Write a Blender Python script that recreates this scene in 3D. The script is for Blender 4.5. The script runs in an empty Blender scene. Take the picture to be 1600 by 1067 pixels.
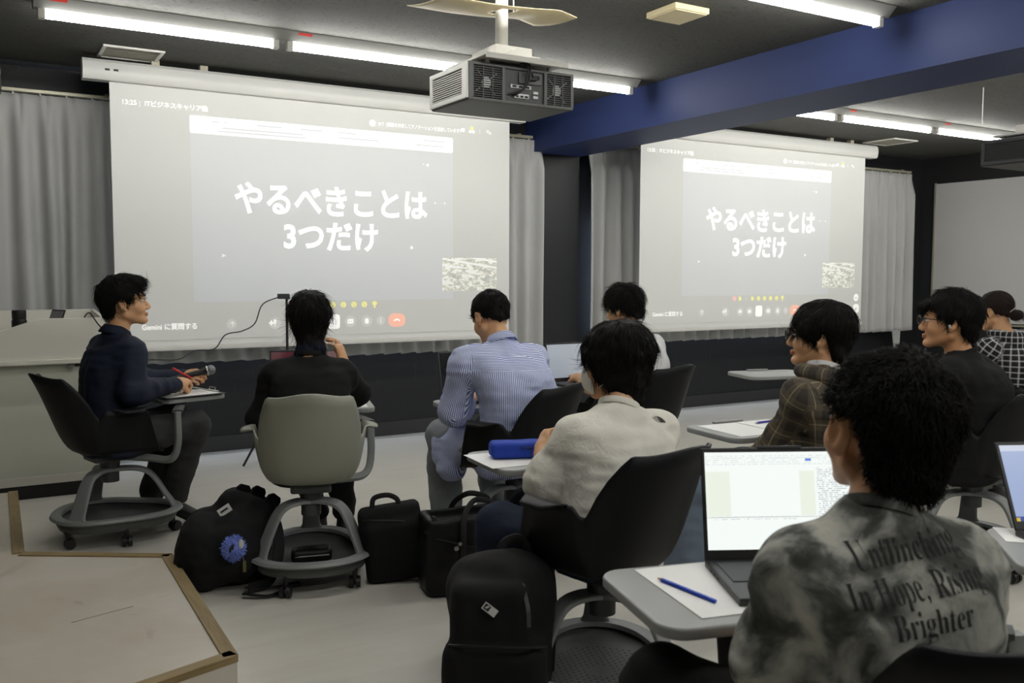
import bpy, bmesh, math, random
import numpy as np
from mathutils import Vector, Matrix
from mathutils.bvhtree import BVHTree

# ------------------------------------------------------------------ camera, world, exposure
SC = bpy.context.scene
COL = SC.collection
R_ = math.radians

def cam_axes(yaw, pitch, roll):
    cy, sy, cp, sp = math.cos(yaw), math.sin(yaw), math.cos(pitch), math.sin(pitch)
    f = Vector((sy*cp, cy*cp, -sp)); r = Vector((cy, -sy, 0)); u = r.cross(f)
    cr, sr = math.cos(roll), math.sin(roll)
    return r*cr+u*sr, u*cr-r*sr, f

EYE = Vector((0, 0, 1.32))
_r, _u, _f = cam_axes(0.53515, 0.07329, 0.00289)
cam_data = bpy.data.cameras.new('camera')
cam_data.sensor_width = 36.0
cam_data.sensor_fit = 'HORIZONTAL'
cam_data.lens = 1430.0/1600.0*36.0
cam_data.clip_start = 0.05
cam_data.dof.use_dof = True
cam_data.dof.focus_distance = 4.4
cam_data.dof.aperture_fstop = 6.3
cam = bpy.data.objects.new('camera', cam_data)
COL.objects.link(cam)
cam.matrix_world = Matrix((( _r.x, _u.x, -_f.x, EYE.x), (_r.y, _u.y, -_f.y, EYE.y), (_r.z, _u.z, -_f.z, EYE.z), (0, 0, 0, 1)))
SC.camera = cam

world = bpy.data.worlds.new('World'); SC.world = world; world.use_nodes = True
world.node_tree.nodes['Background'].inputs[0].default_value = (0.75, 0.8, 0.9, 1)
world.node_tree.nodes['Background'].inputs[1].default_value = 0.03

SC.view_settings.view_transform = 'Standard'
SC.view_settings.look = 'None'
SC.view_settings.gamma = 1
SC.view_settings.use_curve_mapping = False
SC.view_settings.exposure = 0.0
TUBE_GLOW = 58.0           # radiance of each fluorescent tube: the tubes light the whole room

# ------------------------------------------------------------------ materials
def lin(c):
    c = c/255.0
    return c/12.92 if c <= 0.04045 else ((c+0.055)/1.055)**2.4
def rgb(r, g, b): return (lin(r), lin(g), lin(b), 1)

class NT:
    def __init__(s, name):
        s.m = bpy.data.materials.new(name); s.m.use_nodes = True
        s.t = s.m.node_tree; s.b = s.t.nodes['Principled BSDF']
    def n(s, kind, **kw):
        nd = s.t.nodes.new(kind)
        for k, v in kw.items():
            if k.startswith('i_'):
                nd.inputs[int(k[2:]) if k[2:].isdigit() else k[2:]].default_value = v
            else: setattr(nd, k, v)
        return nd
    def l(s, a, b): s.t.links.new(a, b)
    def ramp(s, fac, stops, interp='LINEAR'):
        r = s.t.nodes.new('ShaderNodeValToRGB'); r.color_ramp.interpolation = interp
        e = r.color_ramp.elements
        while len(e) < len(stops): e.new(0.5)
        for el, (p, c) in zip(e, stops): el.position = p; el.color = c
        s.l(fac, r.inputs[0]); return r.outputs[0]
    def math(s, op, a, b=None):
        nd = s.t.nodes.new('ShaderNodeMath'); nd.operation = op
        for i, v in enumerate((a, b)):
            if v is None: continue
            if isinstance(v, (int, float)): nd.inputs[i].default_value = v
            else: s.l(v, nd.inputs[i])
        return nd.outputs[0]
    def mix(s, fac, a, b):
        nd = s.t.nodes.new('ShaderNodeMix'); nd.data_type = 'RGBA'
        for sock, v in ((nd.inputs[0], fac), (nd.inputs[6], a), (nd.inputs[7], b)):
            if isinstance(v, (int, float, tuple)): sock.default_value = v
            else: s.l(v, sock)
        return nd.outputs[2]
    def coord(s, which='Object', scale=(1, 1, 1)):
        tc = s.t.nodes.new('ShaderNodeTexCoord'); mp = s.t.nodes.new('ShaderNodeMapping')
        mp.inputs['Scale'].default_value = scale; s.l(tc.outputs[which], mp.inputs[0]); return mp.outputs[0]
    def noise(s, vec, scale, detail=3, rough=0.5, dist=0):
        nd = s.t.nodes.new('ShaderNodeTexNoise'); s.l(vec, nd.inputs['Vector'])
        nd.inputs['Scale'].default_value = scale; nd.inputs['Detail'].default_value = detail
        nd.inputs['Roughness'].default_value = rough; nd.inputs['Distortion'].default_value = dist
        return nd.outputs['Fac']
    def bump(s, h, strength=0.3, dist=0.01):
        nd = s.t.nodes.new('ShaderNodeBump'); nd.inputs['Strength'].default_value = strength
        nd.inputs['Distance'].default_value = dist; s.l(h, nd.inputs['Height']); s.l(nd.outputs[0], s.b.inputs['Normal'])

def mat(name, col, rough=0.5, metal=0.0, spec=0.5, var=None, bump=None, coat=0.0, emit=None):
    """plain procedural material: colour with slight noise variation (scale, amount) and bump (scale, strength, dist)"""
    k = NT(name); b = k.b
    b.inputs['Base Color'].default_value = col; b.inputs['Roughness'].default_value = rough
    b.inputs['Metallic'].default_value = metal; b.inputs['Specular IOR Level'].default_value = spec
    b.inputs['Coat Weight'].default_value = coat
    v = k.coord() if (var or bump) else None
    if var:
        f = k.noise(v, var[0], 4)
        a = var[1]
        c0 = tuple(c*(1-a) for c in col[:3])+(1,); c1 = tuple(min(1, c*(1+a)) for c in col[:3])+(1,)
        k.l(k.ramp(f, [(0.3, c0), (0.7, c1)]), b.inputs['Base Color'])
    if bump: k.bump(k.noise(v, bump[0], 4), bump[1], bump[2])
    if emit: b.inputs['Emission Color'].default_value = emit[0]; b.inputs['Emission Strength'].default_value = emit[1]
    return k.m

# ------------------------------------------------------------------ objects
def mesh_obj(name, verts, faces, m, parent=None, smooth=True, mats=None, fmat=None, loc=None):
    me = bpy.data.meshes.new(name)
    verts = np.asarray(verts, dtype=np.float64).reshape(-1, 3)
    if isinstance(faces, np.ndarray):
        n, kk = faces.shape
        me.vertices.add(len(verts)); me.vertices.foreach_set('co', verts.ravel())
        me.loops.add(n*kk); me.loops.foreach_set('vertex_index', faces.ravel().astype(np.int32))
        me.polygons.add(n); me.polygons.foreach_set('loop_start', np.arange(0, n*kk, kk, dtype=np.int32))
        me.update(calc_edges=True)
    else:
        me.from_pydata([tuple(v) for v in verts], [], faces)
    for mm in (mats or [m]): me.materials.append(mm)
    if fmat is not None: me.polygons.foreach_set('material_index', np.asarray(fmat, dtype=np.int32))
    if smooth is True: me.polygons.foreach_set('use_smooth', np.ones(len(me.polygons), dtype=bool))
    me.validate(); me.update()
    o = bpy.data.objects.new(name, me); COL.objects.link(o)
    if parent is not None: o.parent = parent
    if loc is not None: o.location = loc
    return o

def thing(name, label, cat, loc=(0, 0, 0), rz=0.0, group=None):
    o = bpy.data.objects.new(name, None); COL.objects.link(o)
    o.empty_display_size = 0.1
    o.location = loc; o.rotation_euler = (0, 0, rz)
    return tag(o, label, cat, group)
def tag(o, label, cat, group=None, kind=None):
    o['label'] = label; o['category'] = cat
    if group: o['group'] = group
    if kind: o['kind'] = kind
    return o
def struct(o, label=None):
    o['kind'] = 'structure'
    if label: o['label'] = label
    return o
def dup(root, loc, rz, label, cat=None, group=None):
    r = root.copy(); COL.objects.link(r); r.location = loc; r.rotation_euler = (0, 0, rz); r['label'] = label
    if cat: r['category'] = cat
    if group: r['group'] = group
    for ch in list(root.children):
        c = ch.copy(); COL.objects.link(c); c.parent = r
        for g in list(ch.children):
            d = g.copy(); COL.objects.link(d); d.parent = c
    return r

class B:
    """collects shapes into one bmesh"""
    def __init__(s): s.v = []; s.f = []; s.fm = []; s.mi = 0
    def add(s, verts, faces):
        o = len(s.v); s.v += [tuple(p) for p in verts]
        for f in faces: s.f.append(tuple(i+o for i in f)); s.fm.append(s.mi)
        return s
    def box(s, lo, hi, bev=0.0, M=None):
        bm = bmesh.new(); bmesh.ops.create_cube(bm, size=1)
        lo, hi = Vector(lo), Vector(hi)
        for v in bm.verts: v.co = Vector([lo[i]+(hi[i]-lo[i])*(v.co[i]+0.5) for i in range(3)])
        if bev > 0: bmesh.ops.bevel(bm, geom=list(bm.edges), offset=bev, segments=2, affect='EDGES', profile=0.6)
        s.bm(bm, M); return s
    def bm(s, bm, M=None):
        bm.verts.index_update()
        s.add([(M @ v.co) if M else v.co.copy() for v in bm.verts], [[v.index for v in f.verts] for f in bm.faces])
        bm.free(); return s
    def cyl(s, p0, p1, r0, r1=None, n=20, caps=True):
        p0, p1 = Vector(p0), Vector(p1); r1 = r0 if r1 is None else r1
        ax = (p1-p0).normalized(); t = ax.orthogonal().normalized(); b = ax.cross(t)
        vs = []
        for p, r in ((p0, r0), (p1, r1)):
            for i in range(n):
                a = 2*math.pi*i/n; vs.append(p+(t*math.cos(a)+b*math.sin(a))*r)
        fs = [(i, (i+1) % n, n+(i+1) % n, n+i) for i in range(n)]
        if caps: fs += [tuple(range(n-1, -1, -1)), tuple(range(n, 2*n))]
        return s.add(vs, fs)
    def tube(s, pts, r, n=10, caps=True, flat=None, up=None):
        """sweep a circle (or a rounded rectangle flat=(w,h)) along pts"""
        pts = [Vector(p) for p in pts]; vs = []; fs = []
        rr = r if isinstance(r, (list, tuple)) else [r]*len(pts)
        prev = None
        for i, p in enumerate(pts):
            a = pts[max(0, i-1)]; c = pts[min(len(pts)-1, i+1)]
            ax = (c-a).normalized()
            if up is not None: t = ax.cross(Vector(up)).normalized()
            elif prev is None: t = ax.orthogonal().normalized()
            else: t = (prev-ax*prev.dot(ax)).normalized()
            prev = t; b = t.cross(ax)
            for j in range(n):
                an = 2*math.pi*(j+0.5)/n
                if flat:
                    fl = flat[i] if isinstance(flat, list) else flat
                    cx, cy = math.cos(an), math.sin(an); e = 0.45
                    vs.append(p+t*(math.copysign(abs(cx)**e, cx)*fl[0]/2)+b*(math.copysign(abs(cy)**e, cy)*fl[1]/2))
                else: vs.append(p+(t*math.cos(an)+b*math.sin(an))*rr[i])
        for i in range(len(pts)-1):
            for j in range(n):
                fs.append((i*n+j, i*n+(j+1) % n, (i+1)*n+(j+1) % n, (i+1)*n+j))
        if caps:
            fs.append(tuple(range(n-1, -1, -1))); fs.append(tuple(range((len(pts)-1)*n, len(pts)*n)))
        return s.add(vs, fs)
    def lathe(s, prof, n=32, M=None):
        vs = []; fs = []
        for (r, z) in prof:
            for i in range(n):
                a = 2*math.pi*i/n; p = Vector((r*math.cos(a), r*math.sin(a), z)); vs.append(M @ p if M else p)
        for k in range(len(prof)-1):
            for i in range(n): fs.append((k*n+i, k*n+(i+1) % n, (k+1)*n+(i+1) % n, (k+1)*n+i))
        return s.add(vs, fs)
    def slab(s, outline, z0, z1, bev=0.0, M=None):
        bm = bmesh.new(); vs = [bm.verts.new((x, y, z0)) for x, y in outline]
        f = bm.faces.new(vs); ex = bmesh.ops.extrude_face_region(bm, geom=[f])
        for v in [g for g in ex['geom'] if isinstance(g, bmesh.types.BMVert)]: v.co.z = z1
        bmesh.ops.recalc_face_normals(bm, faces=bm.faces)
        if bev > 0:
            es = [e for e in bm.edges if abs(e.verts[0].co.z-e.verts[1].co.z) < 1e-6]
            bmesh.ops.bevel(bm, geom=es, offset=bev, segments=3, affect='EDGES', profile=0.5)
        return s.bm(bm, M)
    def sphere(s, c, r, nu=16, nv=10, M=None):
        c = Vector(c); rx = r if isinstance(r, (tuple, list)) else (r, r, r); vs = []; fs = []
        for j in range(nv+1):
            ph = math.pi*j/nv
            for i in range(nu):
                a = 2*math.pi*i/nu
                p = Vector((rx[0]*math.sin(ph)*math.cos(a), rx[1]*math.sin(ph)*math.sin(a), rx[2]*math.cos(ph)))
                vs.append(c+(M @ p if M else p))
        for j in range(nv):
            for i in range(nu): fs.append((j*nu+i, j*nu+(i+1) % nu, (j+1)*nu+(i+1) % nu, (j+1)*nu+i))
        return s.add(vs, fs)
    def obj(s, name, m, parent=None, smooth=False, mats=None, loc=None, auto=True):
        me = bpy.data.meshes.new(name); me.from_pydata(s.v, [], s.f)
        for mm in (mats or [m]): me.materials.append(mm)
        me.polygons.foreach_set('material_index', s.fm)
        bm = bmesh.new(); bm.from_mesh(me)
        bmesh.ops.remove_doubles(bm, verts=bm.verts, dist=1e-6)
        bmesh.ops.recalc_face_normals(bm, faces=bm.faces); bm.to_mesh(me); bm.free()
        if smooth:
            me.polygons.foreach_set('use_smooth', np.ones(len(me.polygons), dtype=bool))
            if auto: me.set_sharp_from_angle(angle=R_(38))
        me.update()
        o = bpy.data.objects.new(name, me); COL.objects.link(o)
        if parent is not None: o.parent = parent
        if loc is not None: o.location = loc
        return o

def rrect(w, h, r, n=6, cx=0, cy=0):
    out = []
    for (sx, sy, a0) in ((1, 1, 0), (-1, 1, 90), (-1, -1, 180), (1, -1, 270)):
        for i in range(n+1):
            a = R_(a0+90*i/n); out.append((cx+sx*(w/2-r)+r*math.cos(a), cy+sy*(h/2-r)+r*math.sin(a)))
    return out

def bez(p, n=12):
    P = [Vector(q) for q in p]; out = []
    for i in range(n+1):
        t = i/n; u = 1-t
        out.append(P[0]*u**3+P[1]*3*u*u*t+P[2]*3*u*t*t+P[3]*t**3)
    return out

def smooth_path(pts, n=6):
    """Catmull-Rom through pts"""
    P = [Vector(p) for p in pts]; P = [P[0]*2-P[1]]+P+[P[-1]*2-P[-2]]; out = []
    for i in range(1, len(P)-2):
        for k in range(n):
            t = k/n; a, b, c, d = P[i-1], P[i], P[i+1], P[i+2]
            out.append(0.5*((2*b)+(c-a)*t+(2*a-5*b+4*c-d)*t*t+(3*b-a-3*c+d)*t**3))
    out.append(P[-2]); return out

def text_mesh(s, size, bold=0.0, align='LEFT', width=1.0, spacing=1.0):
    """glyph outlines as flat triangles in the x-y plane: (verts Nx3, faces)"""
    cu = bpy.data.curves.new('lettering', 'FONT'); cu.body = s; cu.size = size; cu.align_x = align
    cu.offset = bold; cu.space_character = spacing; cu.resolution_u = 4
    o = bpy.data.objects.new('lettering', cu); COL.objects.link(o)
    dg = bpy.context.evaluated_depsgraph_get(); dg.update()
    me = bpy.data.meshes.new_from_object(o.evaluated_get(dg))
    vs = [Vector((v.co.x*width, v.co.y, 0)) for v in me.vertices]; fs = [tuple(p.vertices) for p in me.polygons]
    bpy.data.objects.remove(o); bpy.data.curves.remove(cu); bpy.data.meshes.remove(me)
    return vs, fs
# ------------------------------------------------------------------ signed-distance modelling (for bodies, cloth, bags)
def axis(lo, hi, coarse, fine, ranges):
    out = [lo]
    while out[-1] < hi:
        x = out[-1]
        st = fine if any(a-0.004 <= x <= b for a, b in ranges) else coarse
        for a, b in ranges:
            if x < a < x+st: st = max(fine, a-x)
        out.append(x+st)
    return np.array(out)

def V3(*a): return np.array(a, dtype=float)
def unit(v): return np.asarray(v, float)/(np.linalg.norm(v)+1e-12)

class SDF:
    def __init__(s, ax): s.ax = ax; s.v = np.full(tuple(len(a) for a in ax), 0.6, dtype=np.float32)
    def sub(s, lo, hi, pad):
        sl = []
        for a, l, h in zip(s.ax, lo, hi):
            i0 = max(0, np.searchsorted(a, l-pad)-1); i1 = min(len(a), np.searchsorted(a, h+pad)+1)
            sl.append(slice(i0, max(i0, i1)))
        g = [a[q].reshape([-1 if i == j else 1 for j in range(3)]) for i, (a, q) in enumerate(zip(s.ax, sl))]
        return tuple(sl), g
    def put(s, sl, d, k, op):
        v = s.v[sl]
        if v.size == 0: return
        if op == 'cut': d = -d; v2 = -v
        else: v2 = v
        if op == 'cut':   # smooth max(v, -d)
            a, b = v, d
            if k > 0: h = np.maximum(k-np.abs(a-b), 0)/k; r = np.maximum(a, b)+h*h*k*0.25
            else: r = np.maximum(a, b)
        else:
            a, b = v, d
            if k > 0: h = np.maximum(k-np.abs(a-b), 0)/k; r = np.minimum(a, b)-h*h*k*0.25
            else: r = np.minimum(a, b)
        s.v[sl] = r
    def cone(s, a, b, ra, rb, k=0.02, op='add'):
        a, b = np.asarray(a, float), np.asarray(b, float); rm = max(ra, rb)
        sl, (X, Y, Z) = s.sub(np.minimum(a, b)-rm, np.maximum(a, b)+rm, k+0.02)
        ab = b-a; L2 = ab@ab+1e-12
        t = np.clip(((X-a[0])*ab[0]+(Y-a[1])*ab[1]+(Z-a[2])*ab[2])/L2, 0, 1)
        d = np.sqrt((X-a[0]-t*ab[0])**2+(Y-a[1]-t*ab[1])**2+(Z-a[2]-t*ab[2])**2)-(ra+(rb-ra)*t)
        s.put(sl, d, k, op); return s
    def chain(s, pts, rs, k=0.02, op='add'):
        for i in range(len(pts)-1): s.cone(pts[i], pts[i+1], rs[i], rs[i+1], k, op)
        return s
    def ell(s, c, r, F=None, k=0.015, op='add'):
        """ellipsoid; F = 3x3 rows are the local axes"""
        c = np.asarray(c, float); r = np.asarray(r, float); rm = r.max()
        sl, (X, Y, Z) = s.sub(c-rm, c+rm, k+0.015)
        x, y, z = X-c[0], Y-c[1], Z-c[2]
        if F is not None: x, y, z = [f[0]*x+f[1]*y+f[2]*z for f in F]
        k0 = np.sqrt((x/r[0])**2+(y/r[1])**2+(z/r[2])**2); k1 = np.sqrt((x/r[0]**2)**2+(y/r[1]**2)**2+(z/r[2]**2)**2)+1e-9
        s.put(sl, k0*(k0-1)/k1, k, op); return s
    def box(s, c, h, rad, F=None, k=0.01, op='add', taper=0.0):
        c = np.asarray(c, float); h = np.asarray(h, float); rm = np.linalg.norm(h)
        sl, (X, Y, Z) = s.sub(c-rm, c+rm, k+0.01)
        x, y, z = X-c[0], Y-c[1], Z-c[2]
        if F is not None: x, y, z = [f[0]*x+f[1]*y+f[2]*z for f in F]
        tp = 1-taper*(z/h[2]*0.5+0.5)
        qx, qy, qz = np.abs(x)-h[0]*tp+rad, np.abs(y)-h[1]*tp+rad, np.abs(z)-h[2]+rad
        d = np.sqrt(np.maximum(qx, 0)**2+np.maximum(qy, 0)**2+np.maximum(qz, 0)**2)+np.minimum(np.maximum(np.maximum(qx, qy), qz), 0)-rad
        s.put(sl, d, k, op); return s
    def loft(s, pts, sides, ab, k=0.03, cap=0.03):
        """smooth elliptic body along the axis from pts[0] to pts[-1]; the other points bend its centre line"""
        P = np.array([np.asarray(p, float) for p in pts]); p0, p1 = P[0], P[-1]; L = np.linalg.norm(p1-p0); wv = (p1-p0)/L
        T = ((P-p0)@wv)/L; n = 40; tt = np.linspace(0, 1, n)
        def sm(vals):
            vals = np.asarray(vals, float); y = np.interp(tt, T, vals)
            for _ in range(14): y[1:-1] = y[1:-1]*.5+(y[:-2]+y[2:])*.25
            return y
        C = np.stack([sm(P[:, i]) for i in range(3)], 1); SD = np.stack([sm([q[i] for q in sides]) for i in range(3)], 1)
        SD -= np.outer(SD@wv, wv); SD /= np.linalg.norm(SD, axis=1)[:, None]; FR = np.cross(np.broadcast_to(wv, SD.shape), SD)
        A = sm([q[0] for q in ab]); D = sm([q[1] for q in ab]); rm = max(A.max(), D.max())
        sl, (X, Y, Z) = s.sub(P.min(0)-rm, P.max(0)+rm, k+0.02)
        t = ((X-p0[0])*wv[0]+(Y-p0[1])*wv[1]+(Z-p0[2])*wv[2])/L; ex = np.maximum(-t, t-1)*L; t = np.clip(t, 0, 1)
        I = lambda y: np.interp(t, tt, y)
        x, y, z = X-I(C[:, 0]), Y-I(C[:, 1]), Z-I(C[:, 2])
        u = x*I(SD[:, 0])+y*I(SD[:, 1])+z*I(SD[:, 2]); q = x*I(FR[:, 0])+y*I(FR[:, 1])+z*I(FR[:, 2])
        a, d_ = I(A), I(D); e = 2.35
        kk = (np.abs(u/a)**e+np.abs(q/d_)**e)**(1/e)+1e-6; g = np.sqrt((u/a**2)**2+(q/d_**2)**2)+1e-6
        d = (kk-1)*np.maximum(kk, 0.3)/np.maximum(g, 0.3/a)
        d = np.where(ex > -cap, np.where((d+cap > 0) & (ex+cap > 0), np.sqrt(np.maximum(d+cap, 0)**2+np.maximum(ex+cap, 0)**2)-cap, np.maximum(d, ex)), d)
        s.put(sl, d, k, 'add'); return s
    def noise(s, amp, scale, seed, stretch=(1, 1, 1), rng=None):
        rnd = np.random.RandomState(seed); n = 24
        lat = rnd.rand(n, n, n).astype(np.float32)*2-1
        g = [a*f/scale for a, f in zip(s.ax, stretch)]
        idx = []; fr = []
        for a in g:
            i = np.floor(a).astype(int); f = a-i; idx.append((i % n, (i+1) % n)); fr.append((f*f*(3-2*f)).astype(np.float32))
        out = 0
        for dx in (0, 1):
            for dy in (0, 1):
                for dz in (0, 1):
                    w = (fr[0] if dx else 1-fr[0])[:, None, None]*(fr[1] if dy else 1-fr[1])[None, :, None]*(fr[2] if dz else 1-fr[2])[None, None, :]
                    out = out+w*lat[np.ix_(idx[0][dx], idx[1][dy], idx[2][dz])]
        if rng is not None:   # fade in over a z window
            zz = np.clip((s.ax[2]-rng[0])/(rng[1]-rng[0]+1e-9), 0, 1); out = out*zz[None, None, :]
        s.v += (amp*out).astype(np.float32); return s
    def plane_cut(s, p, n, k=0.0):
        p, n = np.asarray(p, float), unit(n)
        X, Y, Z = [a.reshape([-1 if i == j else 1 for j in range(3)]) for i, a in enumerate(s.ax)]
        d = ((X-p[0])*n[0]+(Y-p[1])*n[1]+(Z-p[2])*n[2])
        s.v = np.maximum(s.v, d).astype(np.float32); return s
    def mesh(s, relax=2):
        v = s.v; ax, ay, az = s.ax
        v = np.where(v == 0, 1e-6, v)
        ins = v < 0
        c = [ins[i:ins.shape[0]-1+i, j:ins.shape[1]-1+j, k:ins.shape[2]-1+k] for i in (0, 1) for j in (0, 1) for k in (0, 1)]
        cnt = sum(q.astype(np.int8) for q in c); act = (cnt > 0) & (cnt < 8)
        I, J, K = np.nonzero(act); vid = np.full(act.shape, -1, dtype=np.int64); vid[I, J, K] = np.arange(len(I))
        pos = np.zeros((len(I), 3)); num = np.zeros(len(I))
        co = [ax, ay, az]
        for d in range(3):
            for o1 in (0, 1):
                for o2 in (0, 1):
                    off = [0, 0, 0]; e = [q for q in range(3) if q != d]; off[e[0]] = o1; off[e[1]] = o2
                    i0 = [I+off[0], J+off[1], K+off[2]]; i1 = [q.copy() for q in i0]; i1[d] = i1[d]+1
                    a = v[i0[0], i0[1], i0[2]]; b = v[i1[0], i1[1], i1[2]]
                    m = (a < 0) != (b < 0); t = np.where(m, a/np.where(a == b, 1, a-b), 0)
                    for q in range(3):
                        p = co[q][i0[q]]; p = p+(t*(co[q][i1[q]]-p) if q == d else 0)
                        pos[:, q] += np.where(m, p, 0)
                    num += m
        pos /= np.maximum(num, 1)[:, None]
        quads = []
        for d in range(3):
            e = [q for q in range(3) if q != d]
            sl0 = [slice(None)]*3; sl1 = [slice(None)]*3; sl0[d] = slice(0, -1); sl1[d] = slice(1, None)
            for q in e: sl0[q] = slice(1, -1); sl1[q] = slice(1, -1)
            a = ins[tuple(sl0)]; b = ins[tuple(sl1)]
            idx = np.array(np.nonzero(a != b)); flip = a[tuple(idx)]
            base = idx.copy()
            for q in e: base[q] += 1
            def at(d0, d1):
                p = base.copy(); p[e[0]] -= d0; p[e[1]] -= d1; return vid[p[0], p[1], p[2]]
            qd = np.stack([at(1, 1), at(0, 1), at(0, 0), at(1, 0)], 1)
            if d == 1: flip = ~flip
            qd[~flip] = qd[~flip][:, ::-1]; quads.append(qd)
        F = np.concatenate(quads)
        F = F[(F >= 0).all(1)]
        for _ in range(relax):
            acc = np.zeros_like(pos); n = np.zeros(len(pos))
            for a, b in ((0, 1), (1, 2), (2, 3), (3, 0)):
                np.add.at(acc, F[:, a], pos[F[:, b]]); np.add.at(acc, F[:, b], pos[F[:, a]])
                np.add.at(n, F[:, a], 1); np.add.at(n, F[:, b], 1)
            pos = 0.5*pos+0.5*acc/np.maximum(n, 1)[:, None]
        return pos, F
    def obj(s, name, m, parent=None, relax=2, **kw):
        p, F = s.mesh(relax); return mesh_obj(name, p, F, m, parent, **kw)
# ------------------------------------------------------------------ room
CEIL = 2.675; WALL_Y = 6.91; WALL_R = 9.7; WALL_L = -1.6; WALL_B = -3.6

def m_floor():
    k = NT('floor_vinyl'); v = k.coord('Object'); b = k.b
    f = k.noise(v, 1.3, 5, 0.6); f2 = k.noise(k.coord('Object', (0.6, 6, 1)), 3.0, 3)
    c = k.ramp(k.math('ADD', k.math('MULTIPLY', f, 0.6), k.math('MULTIPLY', f2, 0.4)), [(0.32, rgb(198, 194, 184)), (0.68, rgb(211, 208, 199))])
    sp = k.n('ShaderNodeTexVoronoi'); sp.inputs['Scale'].default_value = 2.2; k.l(v, sp.inputs['Vector'])
    speck = k.math('LESS_THAN', sp.outputs['Distance'], 0.012)
    k.l(k.mix(k.math('MULTIPLY', speck, 0.5), c, rgb(110, 105, 95)), b.inputs['Base Color'])
    b.inputs['Roughness'].default_value = 0.36; b.inputs['Specular IOR Level'].default_value = 0.4
    k.bump(k.noise(v, 60, 2), 0.05, 0.002); return k.m
def m_ceiling():
    k = NT('ceiling_board'); v = k.coord('Object', (1, 2.6, 1)); b = k.b
    a = k.noise(v, 42, 4, 0.65); pits = k.ramp(a, [(0.36, (0, 0, 0, 1)), (0.44, (1, 1, 1, 1))])
    base = k.mix(k.noise(v, 2.0, 3), rgb(66, 66, 62), rgb(76, 76, 71))
    k.l(k.mix(pits, rgb(36, 36, 34), base), b.inputs['Base Color'])
    b.inputs['Roughness'].default_value = 0.9; k.bump(pits, 0.5, 0.004); return k.m
def m_wall_front():
    k = NT('wall_dark_paint'); b = k.b
    v = k.coord('Object', (22, 1, 0.9)); n = k.noise(v, 6, 2, 0.4)
    streak = k.ramp(n, [(0.70, (0, 0, 0, 1)), (0.76, (1, 1, 1, 1))])
    k.l(k.mix(k.math('MULTIPLY', streak, 0.10), rgb(37, 38, 41), rgb(150, 150, 148)), b.inputs['Base Color'])
    b.inputs['Roughness'].default_value = 0.45; b.inputs['Specular IOR Level'].default_value = 0.3
    k.bump(k.noise(k.coord('Object'), 90, 2), 0.04, 0.002); return k.m
M_floor = m_floor(); M_ceil = m_ceiling(); M_wall = m_wall_front()
M_wall_dark = mat('wall_black_paint', rgb(32, 32, 33), 0.6, bump=(60, 0.05, 0.002))
M_wall_back = mat('wall_grey_paint', rgb(150, 148, 142), 0.7)
M_base = mat('baseboard_vinyl', rgb(48, 48, 50), 0.5)
M_beam = mat('beam_blue_paint', rgb(46, 58, 100), 0.55, spec=.2, bump=(25, 0.06, 0.004), var=(1.5, 0.06))
M_white = mat('white_enamel', rgb(214, 213, 206), 0.4)
M_cream = mat('cream_plastic', rgb(214, 200, 160), 0.5, var=(4, 0.06))
M_grille = mat('vent_grey', rgb(150, 148, 136), 0.6)
M_rail = mat('rail_aluminium', rgb(176, 172, 152), 0.35, 0.3)
M_black = mat('black_plastic', rgb(24, 24, 25), 0.5)
M_red = mat('red_sticker', rgb(214, 40, 26), 0.5)
M_steel = mat('brushed_steel', rgb(190, 190, 186), 0.3, 0.9)
M_paper = mat('white_paper', rgb(234, 234, 232), 0.7)
M_ink = mat('black_ink', rgb(30, 30, 30), 0.7)

def plane_box(name, lo, hi, m): return B().box(lo, hi).obj(name, m)
struct(plane_box('floor', (WALL_L-.3, WALL_B-.3, -0.1), (WALL_R+.3, WALL_Y+.3, 0), M_floor))
struct(plane_box('ceiling', (WALL_L-.3, WALL_B-.3, CEIL), (WALL_R+.3, WALL_Y+.3, CEIL+.1), M_ceil))
struct(plane_box('wall_front', (WALL_L-.3, WALL_Y, 0), (WALL_R+.3, WALL_Y+.2, CEIL), M_wall))
struct(plane_box('wall_right', (WALL_R, WALL_B-.3, 0), (WALL_R+.2, WALL_Y, CEIL), M_wall_dark))
struct(plane_box('wall_left', (WALL_L-.2, WALL_B-.3, 0), (WALL_L, WALL_Y, CEIL), M_wall_dark))
struct(plane_box('wall_back', (WALL_L-.2, WALL_B-.2, 0), (WALL_R+.2, WALL_B, CEIL), M_wall_back))
struct(plane_box('baseboard_front', (WALL_L, WALL_Y-.012, 0), (WALL_R, WALL_Y, 0.115), M_base))
BX0, BX1, BZ = 4.228, 4.76, 2.374
struct(B().box((BX0, WALL_B, BZ), (BX1, WALL_Y, CEIL)).obj('trim_1', M_beam), 'wide blue ceiling beam running from the pillar over the room')
struct(B().box((BX0, WALL_Y-.06, 0), (BX1-.0, WALL_Y, BZ)).obj('wall_front_pillar', M_wall), 'dark grey pillar under the blue beam')
# daylight windows behind the drawn curtains: their light leaks out round the curtain edges
M_day = mat('window_daylight', rgb(200, 205, 215), .2, emit=((.62, .76, 1.0, 1), 4.5))
for n, (x0, x1) in enumerate(((.1, 3.9), (4.95, 8.5))):
    struct(B().box((x0, WALL_Y-.006, .76), (x1, WALL_Y-.002, 1.85)).obj('window_%d' % (n+1), M_day), 'window behind the drawn grey curtain')
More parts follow.
